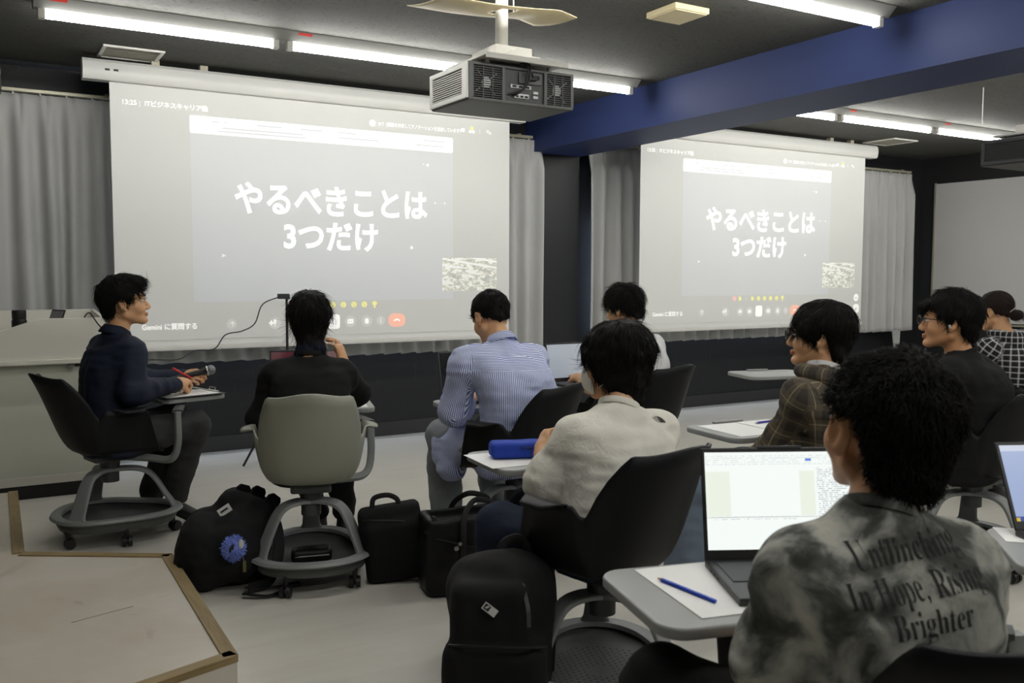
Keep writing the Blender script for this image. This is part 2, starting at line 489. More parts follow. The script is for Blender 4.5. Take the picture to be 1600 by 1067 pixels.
# ------------------------------------------------------------------ raised platform at the lower left
M_stage = None
def m_stage():
    k = NT('platform_top'); v = k.coord('Object'); b = k.b
    f = k.noise(v, 2.2, 5, 0.6, 0.4)
    c = k.ramp(f, [(0.35, rgb(208, 201, 190)), (0.66, rgb(196, 185, 168))])
    st = k.ramp(k.noise(k.coord('Object', (1.2, 0.9, 1)), 3.1, 3, 0.6, 1.5), [(0.62, (0, 0, 0, 1)), (0.72, (1, 1, 1, 1))])
    c2 = k.mix(k.math('MULTIPLY', st, 0.28), c, rgb(150, 118, 80))
    k.l(c2, b.inputs['Base Color']); b.inputs['Roughness'].default_value = 0.4; return k.m
def m_wood(name, c0, c1, ax=(1, 14, 14)):
    k = NT(name); b = k.b; n = k.noise(k.coord('Object', ax), 5, 6, 0.65, 0.6)
    k.l(k.ramp(n, [(0.3, c0), (0.7, c1)]), b.inputs['Base Color']); b.inputs['Roughness'].default_value = 0.5; return k.m
M_woodtrim = m_wood('oak_trim', rgb(118, 98, 62), rgb(160, 138, 96))
SH = 0.11
stage_pts = [(0.192, 5.70), (0.166, 4.42), (0.714, 4.075), (0.692, 2.87), (0.30, 2.745), (-1.58, 2.745), (-1.58, 5.70)]
st = thing('platform', 'low cream platform with wood-edged zigzag rim on the left floor', 'platform')
B().slab(stage_pts, 0, SH).obj('platform_deck', m_stage(), st)
M_seam = mat('seam_line', rgb(120, 112, 98), 0.7)
B().tube([(0.265, 3.44, SH+.0005), (0.475, 3.50, SH+.0005)], 0.0012, 5).obj('deck_seam', M_seam, st)
for a, b in zip(stage_pts[:5], stage_pts[1:5]):
    a = Vector((*a, 0)); b = Vector((*b, 0)); d = (b-a).normalized(); nrm = Vector((-d.y, d.x, 0)); L = (b-a).length
    # trim lies on the rim, inside the outline (outline runs clockwise seen from above)
    Mx = Matrix.Translation((a.x, a.y, SH)) @ Matrix.Rotation(math.atan2(d.y, d.x), 4, 'Z')
    o = B().box((-0.002, -0.045, -0.018), (L+0.002, 0.003, 0.006), 0.002).obj('edge_trim', M_woodtrim, st)
    o.matrix_local = Mx
# ------------------------------------------------------------------ curtains
def m_curtain():
    k = NT('curtain_grey'); b = k.b; v = k.coord('Object')
    k.l(k.ramp(k.noise(v, 1.2, 3), [(0.3, rgb(178, 179, 178)), (0.7, rgb(190, 190, 188))]), b.inputs['Base Color'])
    b.inputs['Roughness'].default_value = 0.9; b.inputs['Sheen Weight'].default_value = 0.15
    w = k.n('ShaderNodeTexNoise'); k.l(k.coord('Object', (1, 1, 0.06)), w.inputs['Vector']); w.inputs['Scale'].default_value = 160
    k.bump(w.outputs['Fac'], 0.06, 0.002); return k.m
M_curt = m_curtain()
def curtain(name, x0, x1, label, seed, y=6.76, ztop=2.47, zbot=0.685, pitch=0.155, amp=0.05, group='grey pleated curtains on the front wall'):
    rnd = random.Random(seed); n_p = max(2, int(round((x1-x0)/pitch))); nx = n_p*14; nz = 30
    ph = [rnd.uniform(-.16, .16) for _ in range(n_p+1)]; am = [rnd.uniform(.7, 1.25) for _ in range(n_p+1)]
    vs = []; fs = []
    for j in range(nz+1):
        v = j/nz; z = ztop+(zbot-ztop)*v
        for i in range(nx+1):
            u = i/nx*n_p; p = int(min(n_p-1, math.floor(u))); fr = u-p
            a = am[p]*(1-fr)+am[p+1]*fr; q = ph[p]*(1-fr)+ph[p+1]*fr
            s = math.cos(2*math.pi*(u+q*(0.4+v)))
            pinch = min(1, max(0, (v-0.035)/0.10)); 
            s2 = math.copysign(abs(s)**0.75, s)
            # narrow gathered pleat near the heading, full fold further down
            nar = max(0, 1-min(abs(fr-0.0), abs(1-fr))/0.14)
            dy = amp*a*(0.22+0.78*pinch)*s2*(0.75+0.25*v)-0.02*nar*(1-pinch)
            zz = z+(0.010*s if j == nz else 0)
            vs.append((x0+(x1-x0)*i/nx+0.012*math.sin(u*2.1+v*3)*v, y-dy, zz))
    for j in range(nz):
        for i in range(nx):
            a = j*(nx+1)+i; fs.append((a, a+1, a+nx+2, a+nx+1))
    r = thing(name, label, 'curtain', (0, 0, 0), 0, group)
    o = mesh_obj('curtain_panel', vs, fs, M_curt, r)
    so = o.modifiers.new('thick', 'SOLIDIFY'); so.thickness = 0.003
    return r
def rail(x0, x1, label, y=6.76):
    r = thing('curtain_rail', label, 'curtain rail', (0, 0, 0), 0, 'curtain rails on the front wall')
    B().box((x0, y-.02, 2.478), (x1, y+.02, 2.502), .004).obj('rail_track', M_rail, r)
    b = B()
    for x in np.arange(x0+.1, x1, 0.155): b.cyl((x, y-.012, 2.463), (x, y-.012, 2.479), 0.006, n=8)
    b.obj('runner', M_white, r)['kind'] = 'stuff'
    for x in np.linspace(x0+.12, x1-.12, 4): B().box((x-.012, y, 2.50), (x+.012, WALL_Y, 2.515)).obj('wall_bracket', M_rail, r)
    return r
curtain('curtain', -0.9, 4.30, 'long grey pleated curtain hanging behind the left projection screen', 3)
curtain('curtain', 4.80, 9.32, 'long grey pleated curtain hanging behind the right projection screen', 8)
rail(-0.9, 4.20, 'beige curtain rail above the curtain behind the left screen')
rail(4.79, 9.28, 'beige curtain rail above the curtain behind the right screen')
# hanging curtain tail with a hook below the right curtain
t = thing('curtain_tieback', 'pale curtain tieback strip with a hook hanging below the right curtain end', 'tieback')
B().slab([(9.03, -.25), (9.17, -.25), (9.16, -.53), (9.09, -.53)], 6.74, 6.752, M=Matrix(((1, 0, 0, 0), (0, 0, 1, 0), (0, 1, 0, .95), (0, 0, 0, 1)))).obj('fabric_strip', M_curt, t)
B().tube([(9.125+.014*math.sin(a), 6.746, .395+.028*math.cos(a)) for a in np.linspace(0, 6.1, 14)], .004, 6).obj('hook', M_steel, t)

# ------------------------------------------------------------------ fluorescent fixtures
M_tube = mat('fluorescent_tube', (1, 1, 1, 1), 0.4, emit=((1.0, 0.985, 0.94, 1), TUBE_GLOW))
M_reflect = mat('reflector_white', rgb(128, 128, 125), 0.5)
def make_light():
    """1.25 m surface fixture along x, origin at its left end on the ceiling"""
    L = 1.25
    t = thing('ceiling_light', '', 'ceiling light')
    # V shaped reflector body
    prof = [(-.075, 0), (.075, 0), (.075, -.006), (.028, -.05), (-.028, -.05), (-.075, -.006)]
    b = B(); vs = [(0, y, z) for y, z in prof]+[(L, y, z) for y, z in prof]
    fs = [tuple(range(5, -1, -1)), tuple(range(6, 12))]+[(i, (i+1) % 6, 6+(i+1) % 6, 6+i) for i in range(6)]
    rf = b.add(vs, fs).obj('reflector', M_reflect, t)
    for x in (0.02, L-.06): B().box((x, -.022, -.098), (x+.035, .022, -.045), .006).obj('lamp_holder', M_white, rf)
    B().cyl((.055, 0, -.078), (L-.06, 0, -.078), .0165, n=16).obj('fluorescent_tube', M_tube, t, smooth=True)
    B().add([(.07, -.0735, -.0085), (.15, -.0735, -.0085), (.15, -.062, -.0193), (.07, -.062, -.0193), (.07, -.0725, -.0075), (.15, -.0725, -.0075), (.15, -.061, -.0183), (.07, -.061, -.0183)], [(0, 1, 2, 3), (7, 6, 5, 4), (0, 4, 5, 1), (1, 5, 6, 2), (2, 6, 7, 3), (3, 7, 4, 0)]).obj('sticker', M_red, rf)
    return t
light0 = make_light()
first = True
seq = {0: 'left', 1: 'middle', 2: 'right'}
rows = [(5.19, 'far row nearest the screens'), (3.15, 'row over the projectors'), (1.1, 'row above the front chairs'), (-1.0, 'row behind the camera')]
bays = [(0.32, 'left bay'), (4.92, 'right bay')]
for y, rn in rows:
    for bx, bn in bays:
        for i in range(3):
            lab = f'white fluorescent ceiling fixture, {seq[i]} of three in the {rn}, {bn}'
            loc = (bx+i*1.25, y, CEIL)
            if first: light0.location = loc; light0['label'] = lab; light0['group'] = 'fluorescent ceiling lights'; first = False
            else: dup(light0, loc, 0, lab, group='fluorescent ceiling lights')

# ------------------------------------------------------------------ vents and panels on the ceiling
def vent(x0, y0, x1, y1, label):
    t = thing('ceiling_vent', label, 'vent', ((x0+x1)/2, (y0+y1)/2, CEIL), 0, 'ceiling vents')
    w, h = (x1-x0)/2, (y1-y0)/2; b = B(); f = .022
    b.box((-w, -h, -.012), (w, -h+f, 0), .002).box((-w, h-f, -.012), (w, h, 0), .002).box((-w, -h+f, -.012), (-w+f, h-f, 0), .002).box((w-f, -h+f, -.012), (w, h-f, 0), .002)
    b.obj('vent_frame', M_white, t)
    b = B().box((-w+f, -h+f, -.004), (w-f, h-f, -.001)); n = 14
    for i in range(n):
        y = -h+f+(2*h-2*f)*(i+.5)/n; b.box((-w+f, y-.004, -.008), (w-f, y+.002, -.003))
    b.obj('louvre_grille', M_grille, t)
vent(.735, 6.00, 1.085, 6.33, 'white framed square vent on the ceiling above the left screen')
vent(7.91, 5.95, 8.28, 6.33, 'white framed square vent on the ceiling beyond the right screen')
t = thing('ceiling_panel', 'square cream panel fixed to the dark ceiling beside the blue beam', 'panel')
B().box((3.075, 3.60, CEIL-.03), (3.30, 3.83, CEIL), .004).obj('panel_face', M_cream, t)
B().box((3.085, 3.61, CEIL-.034), (3.29, 3.82, CEIL-.03)).obj('panel_rim', M_cream, t)

# ------------------------------------------------------------------ projection screens
def m_screen():
    k = NT('screen_fabric'); b = k.b
    b.inputs['Base Color'].default_value = rgb(203, 203, 198); b.inputs['Roughness'].default_value = 0.85
    b.inputs['Emission Color'].default_value = (.90, .96, 1, 1); b.inputs['Emission Strength'].default_value = SCREEN_GLOW
    return k.m
SCREEN_GLOW = 0.09
def glow(name, col, s, base=rgb(203, 203, 198)): return mat(name, base, 0.85, emit=(col, s))
M_screen = m_screen()
M_slide = glow('projected_slide', (.70, .80, 1.0, 1), 0.16)
M_slide_blue = glow('projected_blue', (.55, .62, 1.0, 1), 0.34)
M_projwhite = glow('projected_white', (1, .99, .96, 1), 0.62)
M_projtext = glow('projected_text', (1, .99, .97, 1), 0.70)
M_projgrey = glow('projected_grey', (.97, .98, 1, 1), 0.17)
M_projgreytext = glow('projected_greytext', (.8, .8, .85, 1), 0.25, rgb(170, 172, 178))
M_projyellow = glow('projected_yellow', (.95, .92, .45, 1), 0.40, rgb(222, 218, 130))
M_projred = glow('projected_red', (1.0, .55, .42, 1), 0.35, rgb(240, 180, 160))
M_projpink = glow('projected_pink', (1.0, .6, .58, 1), 0.3, rgb(230, 190, 185))
M_case = mat('roller_case_white', rgb(208, 208, 204), 0.45)

SX0, SX1, SZ0, SZ1, SY = 0.80, 3.705, 0.83, 2.515, 6.30
def sx(px): return px   # metres from the screen's left edge
def screen_items(kx):
    """(name, verts, faces, material) of the projected picture in screen coordinates: u right, v up, origin at the lower left"""
    W, Hh = SX1-SX0, SZ1-SZ0; out = []
    def quad(name, u0, v0, u1, v1, m, r=0.0, d=1):
        pts = rrect(u1-u0, v1-v0, max(r, 1e-4), 4 if r > 0 else 1, (u0+u1)/2, (v0+v1)/2)
        out.append((name, [(p[0], p[1], d) for p in pts], [tuple(range(len(pts)))], m))
    def text(name, s, u, v, size, m, bold=0, d=3, align='LEFT', width=1.0):
        vs, fs = text_mesh(s, size, bold, align, width); out.append((name, [(p.x+u, p.y+v, d) for p in vs], fs, m))
    def disc(name, u, v, r, m, d=2, sx_=1.0):
        out.append((name, [(u+r*sx_*math.cos(a), v+r*math.sin(a), d) for a in np.linspace(0, 2*math.pi, 24, endpoint=False)], [tuple(range(24))], m))
    globals()['_q'], globals()['_t'], globals()['_d'] = quad, text, disc
    return out, quad, text, disc
def make_screen():
    t = thing('projection_screen', '', 'projection screen', (SX0, SY, SZ0), 0, 'pull-down projection screens')
    W, Hh = SX1-SX0, SZ1-SZ0
    b = B(); prof = [(0.045, 0.0), (0.045, .115), (0.03, .125), (-.035, .125), (-.055, .105), (-.06, .06), (-.052, .012), (-.04, 0.0)]
    x0, x1 = -.155, W+.125
    vs = [(x0, y, Hh+z) for y, z in prof]+[(x1, y, Hh+z) for y, z in prof]; n = len(prof)
    b.add(vs, [tuple(range(n)), tuple(range(2*n-1, n-1, -1))]+[(i, n+i, n+(i+1) % n, (i+1) % n) for i in range(n)])
    b.obj('roller_case', M_case, t, smooth=True)
    b = B()
    for u in (-.03, .02): b.box((u, -.0605, Hh+.055), (u+.028, -.0588, Hh+.068), .0)
    b.obj('case_mark', M_black, t)
    for u in (.25, .55, W-.55, W-.25): B().box((u, -.02, Hh+.12), (u+.05, .03, CEIL-SZ0), .003).obj('ceiling_bracket', M_rail, t)
    B().box((0, -.001, .018), (W, .001, Hh+.02)).obj('screen_fabric', M_screen, t)
    B().tube([(-.012, 0, .0), (W+.012, 0, .0)], 1, 12, flat=(.026, .036), up=(0, 0, 1)).obj('bottom_bar', M_case, t, smooth=True)
    B().box((0, -.0035, .05), (W, -.001, .056)).obj('hem_line', M_case, t)
    out, quad, text, disc = screen_items(1)
    quad('slide_panel', .482, .30, 2.405, 1.42, M_slide, .004, 1)
    quad('browser_bar', .480, 1.408, 2.405, 1.522, M_projwhite, .012, 2)
    # browser marks: faint grey bars, not legible in the photograph
    for (u0, v0, w) in ((.62, 1.487, .05), (.70, 1.489, .02), (.92, 1.486, .17), (1.22, 1.486, .16), (1.50, 1.486, .13), (.69, 1.450, .55), (1.50, 1.450, .30), (2.10, 1.445, .22), (2.16, 1.482, .18), (.66, 1.428, .6)):
        quad('browser_text', u0, v0, u0+w, v0+.007, M_projgreytext, .002, 3)
    text('slide_title', 'やるべきことは', .755, .915, .232, M_projtext, .0062, 3, width=.885)
    text('slide_title', '3つだけ', 1.085, .672, .222, M_projtext, .0064, 3, width=.92)
    text('clock_text', '13:25', .066, 1.555, .042, M_projtext, .0008)
    quad('divider', .176, 1.545, .178, 1.583, M_projtext, 0, 3)
    text('meeting_title', 'ITビジネスキャリア論', .205, 1.556, .040, M_projtext, .0008)
    text('info_icon', 'ⓘ', .553, 1.556, .042, M_projtext, .0003)
    disc('presenter_avatar', 1.755, 1.578, .024, M_projtext)
    text('presenter_text', 'M T（画面を共有してアノテーションを追加しています）', 1.80, 1.566, .0335, M_projtext, .0004, 3, width=.80)
    quad('share_icon', 2.477, 1.575, 2.507, 1.602, M_projtext, .004, 3)
    disc('people_icon', 2.556, 1.582, .012, M_projtext); disc('people_icon', 2.583, 1.582, .012, M_projtext); disc('people_icon', 2.570, 1.608, .013, M_projyellow)
    quad('divider', 2.638, 1.572, 2.640, 1.605, M_projtext, 0, 3)
    text('pen_icon', '✎', 2.695, 1.574, .05, M_projtext)
    text('assistant_text', 'Gemini に質問する', .152, .124, .046, M_projtext, .0006, 3, width=.93)
    disc('upload_button', .725, .148, .034, M_projgrey, 2); text('upload_icon', '↑', .712, .133, .045, M_projtext)
    text('sparkle_icon', '✦', .975, .133, .046, M_projtext)
    # blue network glints on the slide
    for (u, v, r) in ((2.194, 1.305, .010), (2.255, 1.024, .006), (2.335, 1.026, .006), (2.059, .686, .011), (2.16, 1.31, .004)): disc('slide_dot', u, v, r, M_projtext, 2)
    quad('slide_line', 2.255, 1.0225, 2.335, 1.0255, M_slide_blue, 0, 2)
    text('pointer_arrow', '➤', .665, .60, .032, M_projtext)
    # reaction strip
    text('heart_icon', '♥', 1.10, .252, .046, M_projpink)
    for i, u in enumerate((1.20, 1.28, 1.36, 1.44, 1.52, 1.60, 1.68, 1.76)):
        if i == 1: text('party_icon', '✦', u-.02, .252, .042, M_projgrey); continue
        if i in (0, 2):
            quad('thumb_icon', u-.016, .250, u+.016, .283, M_projyellow, .010, 2); quad('thumb_icon', u-.012, .275, u-.002, .296, M_projyellow, .004, 2); continue
        if i == 7:
            quad('thumb_icon', u-.018, .262, u+.018, .290, M_projyellow, .010, 2); quad('thumb_icon', u-.006, .240, u+.006, .266, M_projyellow, .004, 2); continue
        disc('emoji_face', u, .268, .021, M_projyellow, 2)
        disc('emoji_eye', u-.007, .273, .003, M_projgreytext, 4); disc('emoji_eye', u+.007, .273, .003, M_projgreytext, 4); disc('emoji_mouth', u, .259, .005, M_projgreytext, 4)
    # call buttons
    for u, ic in ((1.02, 'mic'), (1.205, 'cam'), (1.325, 'share'), (1.572, 'cc'), (1.698, 'hand'), (1.808, 'dots')):
        disc('round_button', u, .147, .042 if ic != 'dots' else .034, M_projgrey, 2)
        if ic == 'dots':
            for k in (-.014, 0, .014): disc('button_icon', u, .147+k, .004, M_projtext, 4)
        elif ic == 'mic': quad('button_icon', u-.008, .142, u+.008, .172, M_projtext, .007, 4); quad('button_icon', u-.002, .124, u+.002, .14, M_projtext, 0, 4)
        elif ic == 'hand':
            quad('button_icon', u-.013, .128, u+.013, .152, M_projtext, .009, 4)
            for k in range(4): quad('button_icon', u-.013+k*.0068, .148, u-.0085+k*.0068, .168-abs(k-1.5)*.003, M_projtext, .0015, 4)
        elif ic == 'cc': quad('button_icon', u-.02, .132, u+.02, .162, M_projtext, .004, 4); quad('button_icon', u-.013, .143, u-.003, .151, M_projgreytext, 0, 5); quad('button_icon', u+.003, .143, u+.013, .151, M_projgreytext, 0, 5)
        else: quad('button_icon', u-.018, .134, u+.018, .160, M_projtext, .005, 4)
    quad('active_button', 1.405, .096, 1.492, .198, M_projwhite, .02, 2)
    disc('button_icon', 1.448, .147, .020, M_slide_blue, 4); disc('button_icon', 1.448, .147, .0165, M_projwhite, 5)
    disc('button_icon', 1.442, .152, .003, M_slide_blue, 6); disc('button_icon', 1.454, .152, .003, M_slide_blue, 6); quad('button_icon', 1.440, .1385, 1.456, .1415, M_slide_blue, .001, 6)
    quad('hangup_button', 1.868, .098, 2.004, .197, M_projred, .045, 2)
    b = [(1.936+.03*math.cos(a), .128+.03*math.sin(a)) for a in np.linspace(.5, math.pi-.5, 9)]; c = [(1.936+.02*math.cos(a), .128+.02*math.sin(a)) for a in np.linspace(math.pi-.5, .5, 9)]
    out.append(('handset_icon', [(x, y, 4) for x, y in b+c], [tuple(range(18))], M_projtext))
    quad('chat_icon', 2.580, .130, 2.625, .165, M_projtext, .003, 3); quad('chat_icon', 2.592, .14, 2.612, .146, M_projgreytext, 0, 4)
    disc('corner_avatar', 2.825, .262, .036, M_projwhite, 2); disc('corner_avatar', 2.825, .258, .014, M_projgrey, 4)
    quad('corner_tile', 2.785, .100, 2.872, .195, M_projwhite, .035, 2); disc('corner_tile', 2.828, .148, .017, M_projgrey, 4)
    # self-view thumbnail: a bright meeting-room picture
    quad('thumbnail_picture', 2.314, .362, 2.79, .615, M_thumb, .008, 2)
    groups = {}
    for nm, vs, fs, m in out:
        key = nm if nm in ('chat_icon', 'corner_tile', 'corner_avatar') else (nm, len(groups))
        g = groups.setdefault(key, (nm, [], [], [], []))
        o = len(g[1]); 
        if m not in g[3]: g[3].append(m)
        mi = g[3].index(m)
        g[1].extend([(p[0], -.0012-0.0004*p[2], p[1]) for p in vs])
        for f in fs: g[2].append(tuple(i+o for i in f)); g[4].append(mi)
    for nm, vs, fs, ms, mi in groups.values():
        mesh_obj(nm, vs, fs, None, t, smooth=False, mats=ms, fmat=mi)
    return t
def m_thumb():
    k = NT('thumbnail_room'); b = k.b; v = k.coord('Generated', (1, 1, 1))
    n = k.noise(v, 9, 4, .7, .6)
    c = k.ramp(n, [(.40, rgb(176, 180, 172)), (.52, rgb(206, 206, 196)), (.6, rgb(245, 245, 238))])
    sep = k.n('ShaderNodeSeparateXYZ'); k.l(v, sep.inputs[0])
    st = k.math('GREATER_THAN', k.math('SINE', k.math('ADD', k.math('MULTIPLY', sep.outputs['Z'], 34), k.math('MULTIPLY', sep.outputs['X'], 9))), .55)
    top = k.math('MULTIPLY', k.math('GREATER_THAN', sep.outputs['Z'], .68), st)
    c = k.mix(k.math('MULTIPLY', top, .8), c, rgb(250, 250, 245))
    k.l(c, b.inputs['Base Color']); k.l(c, b.inputs['Emission Color']); b.inputs['Emission Strength'].default_value = .3; return k.m
M_thumb = m_thumb()
scr = make_screen(); scr['label'] = 'large white projection screen on the left behind the man in the navy jacket'
dup(scr, (5.018, SY, SZ0), 0, 'large white projection screen on the right, partly cut off by the blue beam')

# ------------------------------------------------------------------ projector and its ceiling mount
M_pj = mat('projector_grey', rgb(92, 93, 92), 0.45)
M_pjlight = mat('projector_side_grey', rgb(222, 222, 216), 0.42)
M_pjdark = mat('projector_cavity', rgb(16, 16, 17), 0.7)
M_port = mat('port_metal', rgb(170, 172, 172), 0.4, 0.5)
M_mount = mat('mount_white', rgb(206, 204, 196), 0.45)
def make_projector(label, grille=True):
    """local: rear face at y=0 looking to -y, x 0..0.49, z 0..0.148"""
    W, D, Hh = .49, .34, .148
    t = thing('projector', label, 'projector')
    b = B(); b.box((0.0, .016, 0), (W, D, Hh), .008); b.box((0, 0, 0), (W, .02, .012), .003); b.box((0, 0, Hh-.012), (W, .02, Hh), .003)
    for x in (0, .150, .347, W-.012): b.box((x, 0, .01), (x+.014 if x else .022, .02, Hh-.01), .002)
    b.obj('housing', M_pj, t)
    for x0, x1 in ((.024, .150), (.361, W-.012)):
        b = B(); b.box((x0, .012, .012), (x1, .0165, Hh-.012)); b.obj('fan_cavity', M_pjdark, t)
        cx, cz = (x0+x1)/2-.005, Hh/2
        b = B().cyl((cx, .0118, cz), (cx, .009, cz), .021, n=24)
        for a in range(4):
            an = R_(40+90*a); b.tube([(cx+.02*math.cos(an), .011, cz+.02*math.sin(an)), (cx+.062*math.cos(an), .011, cz+.058*math.sin(an))], .0014, 6)
        b.obj('fan_hub', M_port, t)
        b = B(); n = 14
        for i in range(n):
            z = .018+(Hh-.036)*i/(n-1); b.box((x0, .003, z-.0012), (x1, .006, z+.0012))
        for f in (.33, .67): b.box((x0+(x1-x0)*f-.0015, .0025, .012), (x0+(x1-x0)*f+.0015, .006, Hh-.012))
        b.obj('fan_grille', M_pj, t)
    b = B().box((.164, .010, .012), (.347, .0165, Hh-.012)); b.obj('terminal_panel', mat('terminal_panel_grey', rgb(72, 73, 73), .5) if 'terminal_panel_grey' not in bpy.data.materials else bpy.data.materials['terminal_panel_grey'], t)
    b = B().box((.190, .004, .064), (.287, .0105, .078), .001); b.obj('vga_strip', M_port, t)
    b = B().box((.208, .004, .026), (.276, .0105, .044), .001); b.obj('hdmi_strip', M_port, t)
    for i in range(3):
        B().box((.198+.031*i, .0032, .067), (.216+.031*i, .0045, .075), .001).obj('port', M_pjdark, t)
        B().box((.213+.022*i, .0032, .029), (.227+.022*i, .0045, .037), .001).obj('port', M_pjdark, t)
    for z in (.030, .048): B().box((.296, .004, z), (.320, .0105, z+.011), .001).obj('port', M_port, t)
    B().box((.228, .002, .085), (.335, .0105, .128), .002).obj('power_inlet', M_pj, t)
    B().box((.300, .0005, .105), (.325, .003, .122), .001).obj('power_switch', M_pjdark, t)
    # side face (x = 0) with slats
    b = B().box((-.004, .02, .012), (.0, D-.02, Hh-.012)); b.obj('side_cavity', M_pjdark, t)
    b = B(); fr = .016
    b.box((-.010, .004, .006), (0, D-.006, .026), .003).box((-.010, .004, Hh-.024), (0, D-.006, Hh-.004), .003).box((-.010, .004, .02), (0, .045, Hh-.02), .003).box((-.010, D-.03, .02), (0, D-.006, Hh-.02), .003)
    b.obj('side_frame', M_pjlight, t)
    b = B(); n = 11
    for i in range(n):
        z = .030+(Hh-.062)*i/(n-1); b.box((-.009, .04, z-.0016), (-.001, D-.028, z+.0016))
    b.obj('side_slats', M_pjlight, t)['kind'] = 'stuff'
    # lens on the far side
    B().cyl((.14, D-.002, .075), (.14, D+.035, .075), .042, .040, n=28).obj('lens_barrel', M_pjdark, t, smooth=True)
    # cables
    M_cab = M_black
    for pts in (((.24, .05, .175), (.245, -.01, .160), (.268, -.025, .13), (.285, -.012, .108)), ((.24, .05, .175), (.262, -.02, .155), (.258, -.028, .10), (.232, -.02, .055), (.178, .004, .036)), ((.24, .05, .18), (.252, -.02, .16), (.248, -.026, .095), (.225, -.018, .05), (.20, .004, .032))):
        B().tube(smooth_path(pts, 6), .0042, 7).obj('cable', M_cab, t, smooth=True)
    B().box((.262, -.016, .098), (.305, .004, .118), .003).obj('power_plug', M_black, t)
    return t
def make_mount(label):
    """local origin at the projector's rear left lower corner"""
    t = thing('projector_mount', label, 'mount')
    b = B().box((.045, -.055, .166), (.425, .30, .176), .002); b.box((.045, -.057, .155), (.425, -.053, .176)); b.obj('carrier_plate', M_mount, t)
    b = B().box((.13, .02, .176), (.30, .22, .232), .003); b.box((.28, .03, .176), (.345, .20, .205), .002); b.obj('yoke_box', M_mount, t)
    b = B().cyl((.215, .12, .232), (.215, .12, CEIL-2.0+.0), .026, n=24); b.obj('pole', M_mount, t, smooth=True)
    B().cyl((.215, .12, CEIL-2.0-.012), (.215, .12, CEIL-2.0), .10, n=28).obj('ceiling_flange', M_mount, t, smooth=True)
    for x, y in ((.09, .02), (.38, .02), (.09, .26), (.38, .26)): B().cyl((x, y, .146), (x, y, .17), .010, n=10).obj('bolt', M_steel, t)
    B().tube(smooth_path([(.20, -.02, .215), (.17, -.045, .20), (.12, -.05, .17), (.085, -.03, .155)], 5), .0012, 5).obj('safety_wire', M_steel, t)
    return t
pj = make_projector('grey projector with two fan grilles hanging in the middle of the room'); pj.location = (1.70, 3.20, 2.0)
mt = make_mount('white pole mount holding the middle projector under the ceiling'); mt.location = (1.70, 3.20, 2.0)
PJ2X, PJ2Y, PJ2Z = 5.065, 2.89, 1.947
pj2 = dup(pj, (PJ2X, PJ2Y, PJ2Z), R_(0), 'projector with painted-in shade, cut off by the right edge of the photo, under the ceiling')
M_pj_shade = mat('projector_shade_grey', rgb(52, 53, 54), .5)  # shade on the right-hand projector, put into a darker copy of its colours
for ch in pj2.children:
    if ch.name.startswith(('side_frame', 'side_slats', 'housing')):
        ch.material_slots[0].link = 'OBJECT'; ch.material_slots[0].material = M_pj_shade
mt2 = make_mount('white mount above the right-hand projector at the right edge'); mt2.location = (PJ2X, PJ2Y, PJ2Z)
for ch in list(mt2.children):
    if ch.name.startswith('pole'):
        bpy.data.objects.remove(ch); break
B().cyl((.215, .12, .232), (.215, .12, CEIL-PJ2Z), .026, n=24).obj('pole', M_mount, mt2, smooth=True)
for ch in list(mt2.children):
    if ch.name.startswith('ceiling_flange'): ch.location.z = 2.0-PJ2Z
# drooping cream cover plate round the pole
t = thing('cover_plate', 'thin curled cream cover plate hanging around the projector pole', 'cover')
vs = []; fs = []; nx, ny = 24, 8
for j in range(ny+1):
    for i in range(nx+1):
        u, v = i/nx, j/ny
        x = 1.60+.62*u; y = 3.22+.34*v; z = 2.385+.03*u-.012*math.sin(u*3.2)+.05*max(0, u-.86)/.14*-.55+.045*v*v
        vs.append((x, y, z))
for j in range(ny):
    for i in range(nx):
        cx, cy = 1.60+.62*(i+.5)/nx, 3.22+.34*(j+.5)/ny
        if abs(cx-1.915) < .034 and abs(cy-3.32) < .05: continue
        a = j*(nx+1)+i; fs.append((a, a+1, a+nx+2, a+nx+1))
o = mesh_obj('cover_sheet', vs, fs, M_cream, t); so = o.modifiers.new('thick', 'SOLIDIFY'); so.thickness = .003
b = B()
for x, y in ((1.80, 3.40), (2.03, 3.42)): b.cyl((x, y, 2.42), (x, y, CEIL), .003, n=6)
b.obj('hanger_wire', M_steel, t)
t = thing('pull_cord', 'thin white pull cord hanging from the ceiling right of the beam', 'cord')
B().cyl((6.35, 4.05, 2.44), (6.35, 4.05, CEIL), .0035, n=8).obj('cord', M_white, t)
B().cyl((6.35, 4.05, 2.415), (6.35, 4.05, 2.445), .006, .004, n=10).obj('cord_end', M_white, t)

# ------------------------------------------------------------------ speaker in the dark upper left corner
t = thing('wall_speaker', 'black box speaker in the dark upper left corner above the curtain', 'speaker', (.02, 6.62, 2.45))
B().box((-.14, 0, 0), (.20, .25, .20), .012).obj('speaker_cabinet', M_black, t)
B().box((.178, -.003, .105), (.197, 0, .135)).obj('speaker_badge', M_grille, t)
B().box((-.02, .22, .06), (.06, .29, .14)).obj('speaker_bracket', M_black, t)

# ------------------------------------------------------------------ whiteboard on the right wall
t = thing('whiteboard', 'big grey-white board covering the right wall', 'whiteboard')
B().box((WALL_R-.022, 1.2, .80), (WALL_R-.002, 6.71, 2.374), .003).obj('board_surface', mat('whiteboard_face', rgb(205, 205, 203), .35), t)
B().box((WALL_R-.026, 6.70, .79), (WALL_R-.001, 6.722, 2.385), .002).obj('board_edge', M_rail, t)
B().box((WALL_R-.085, 1.2, .775), (WALL_R-.002, 6.71, .79), .002).obj('pen_tray', M_rail, t)

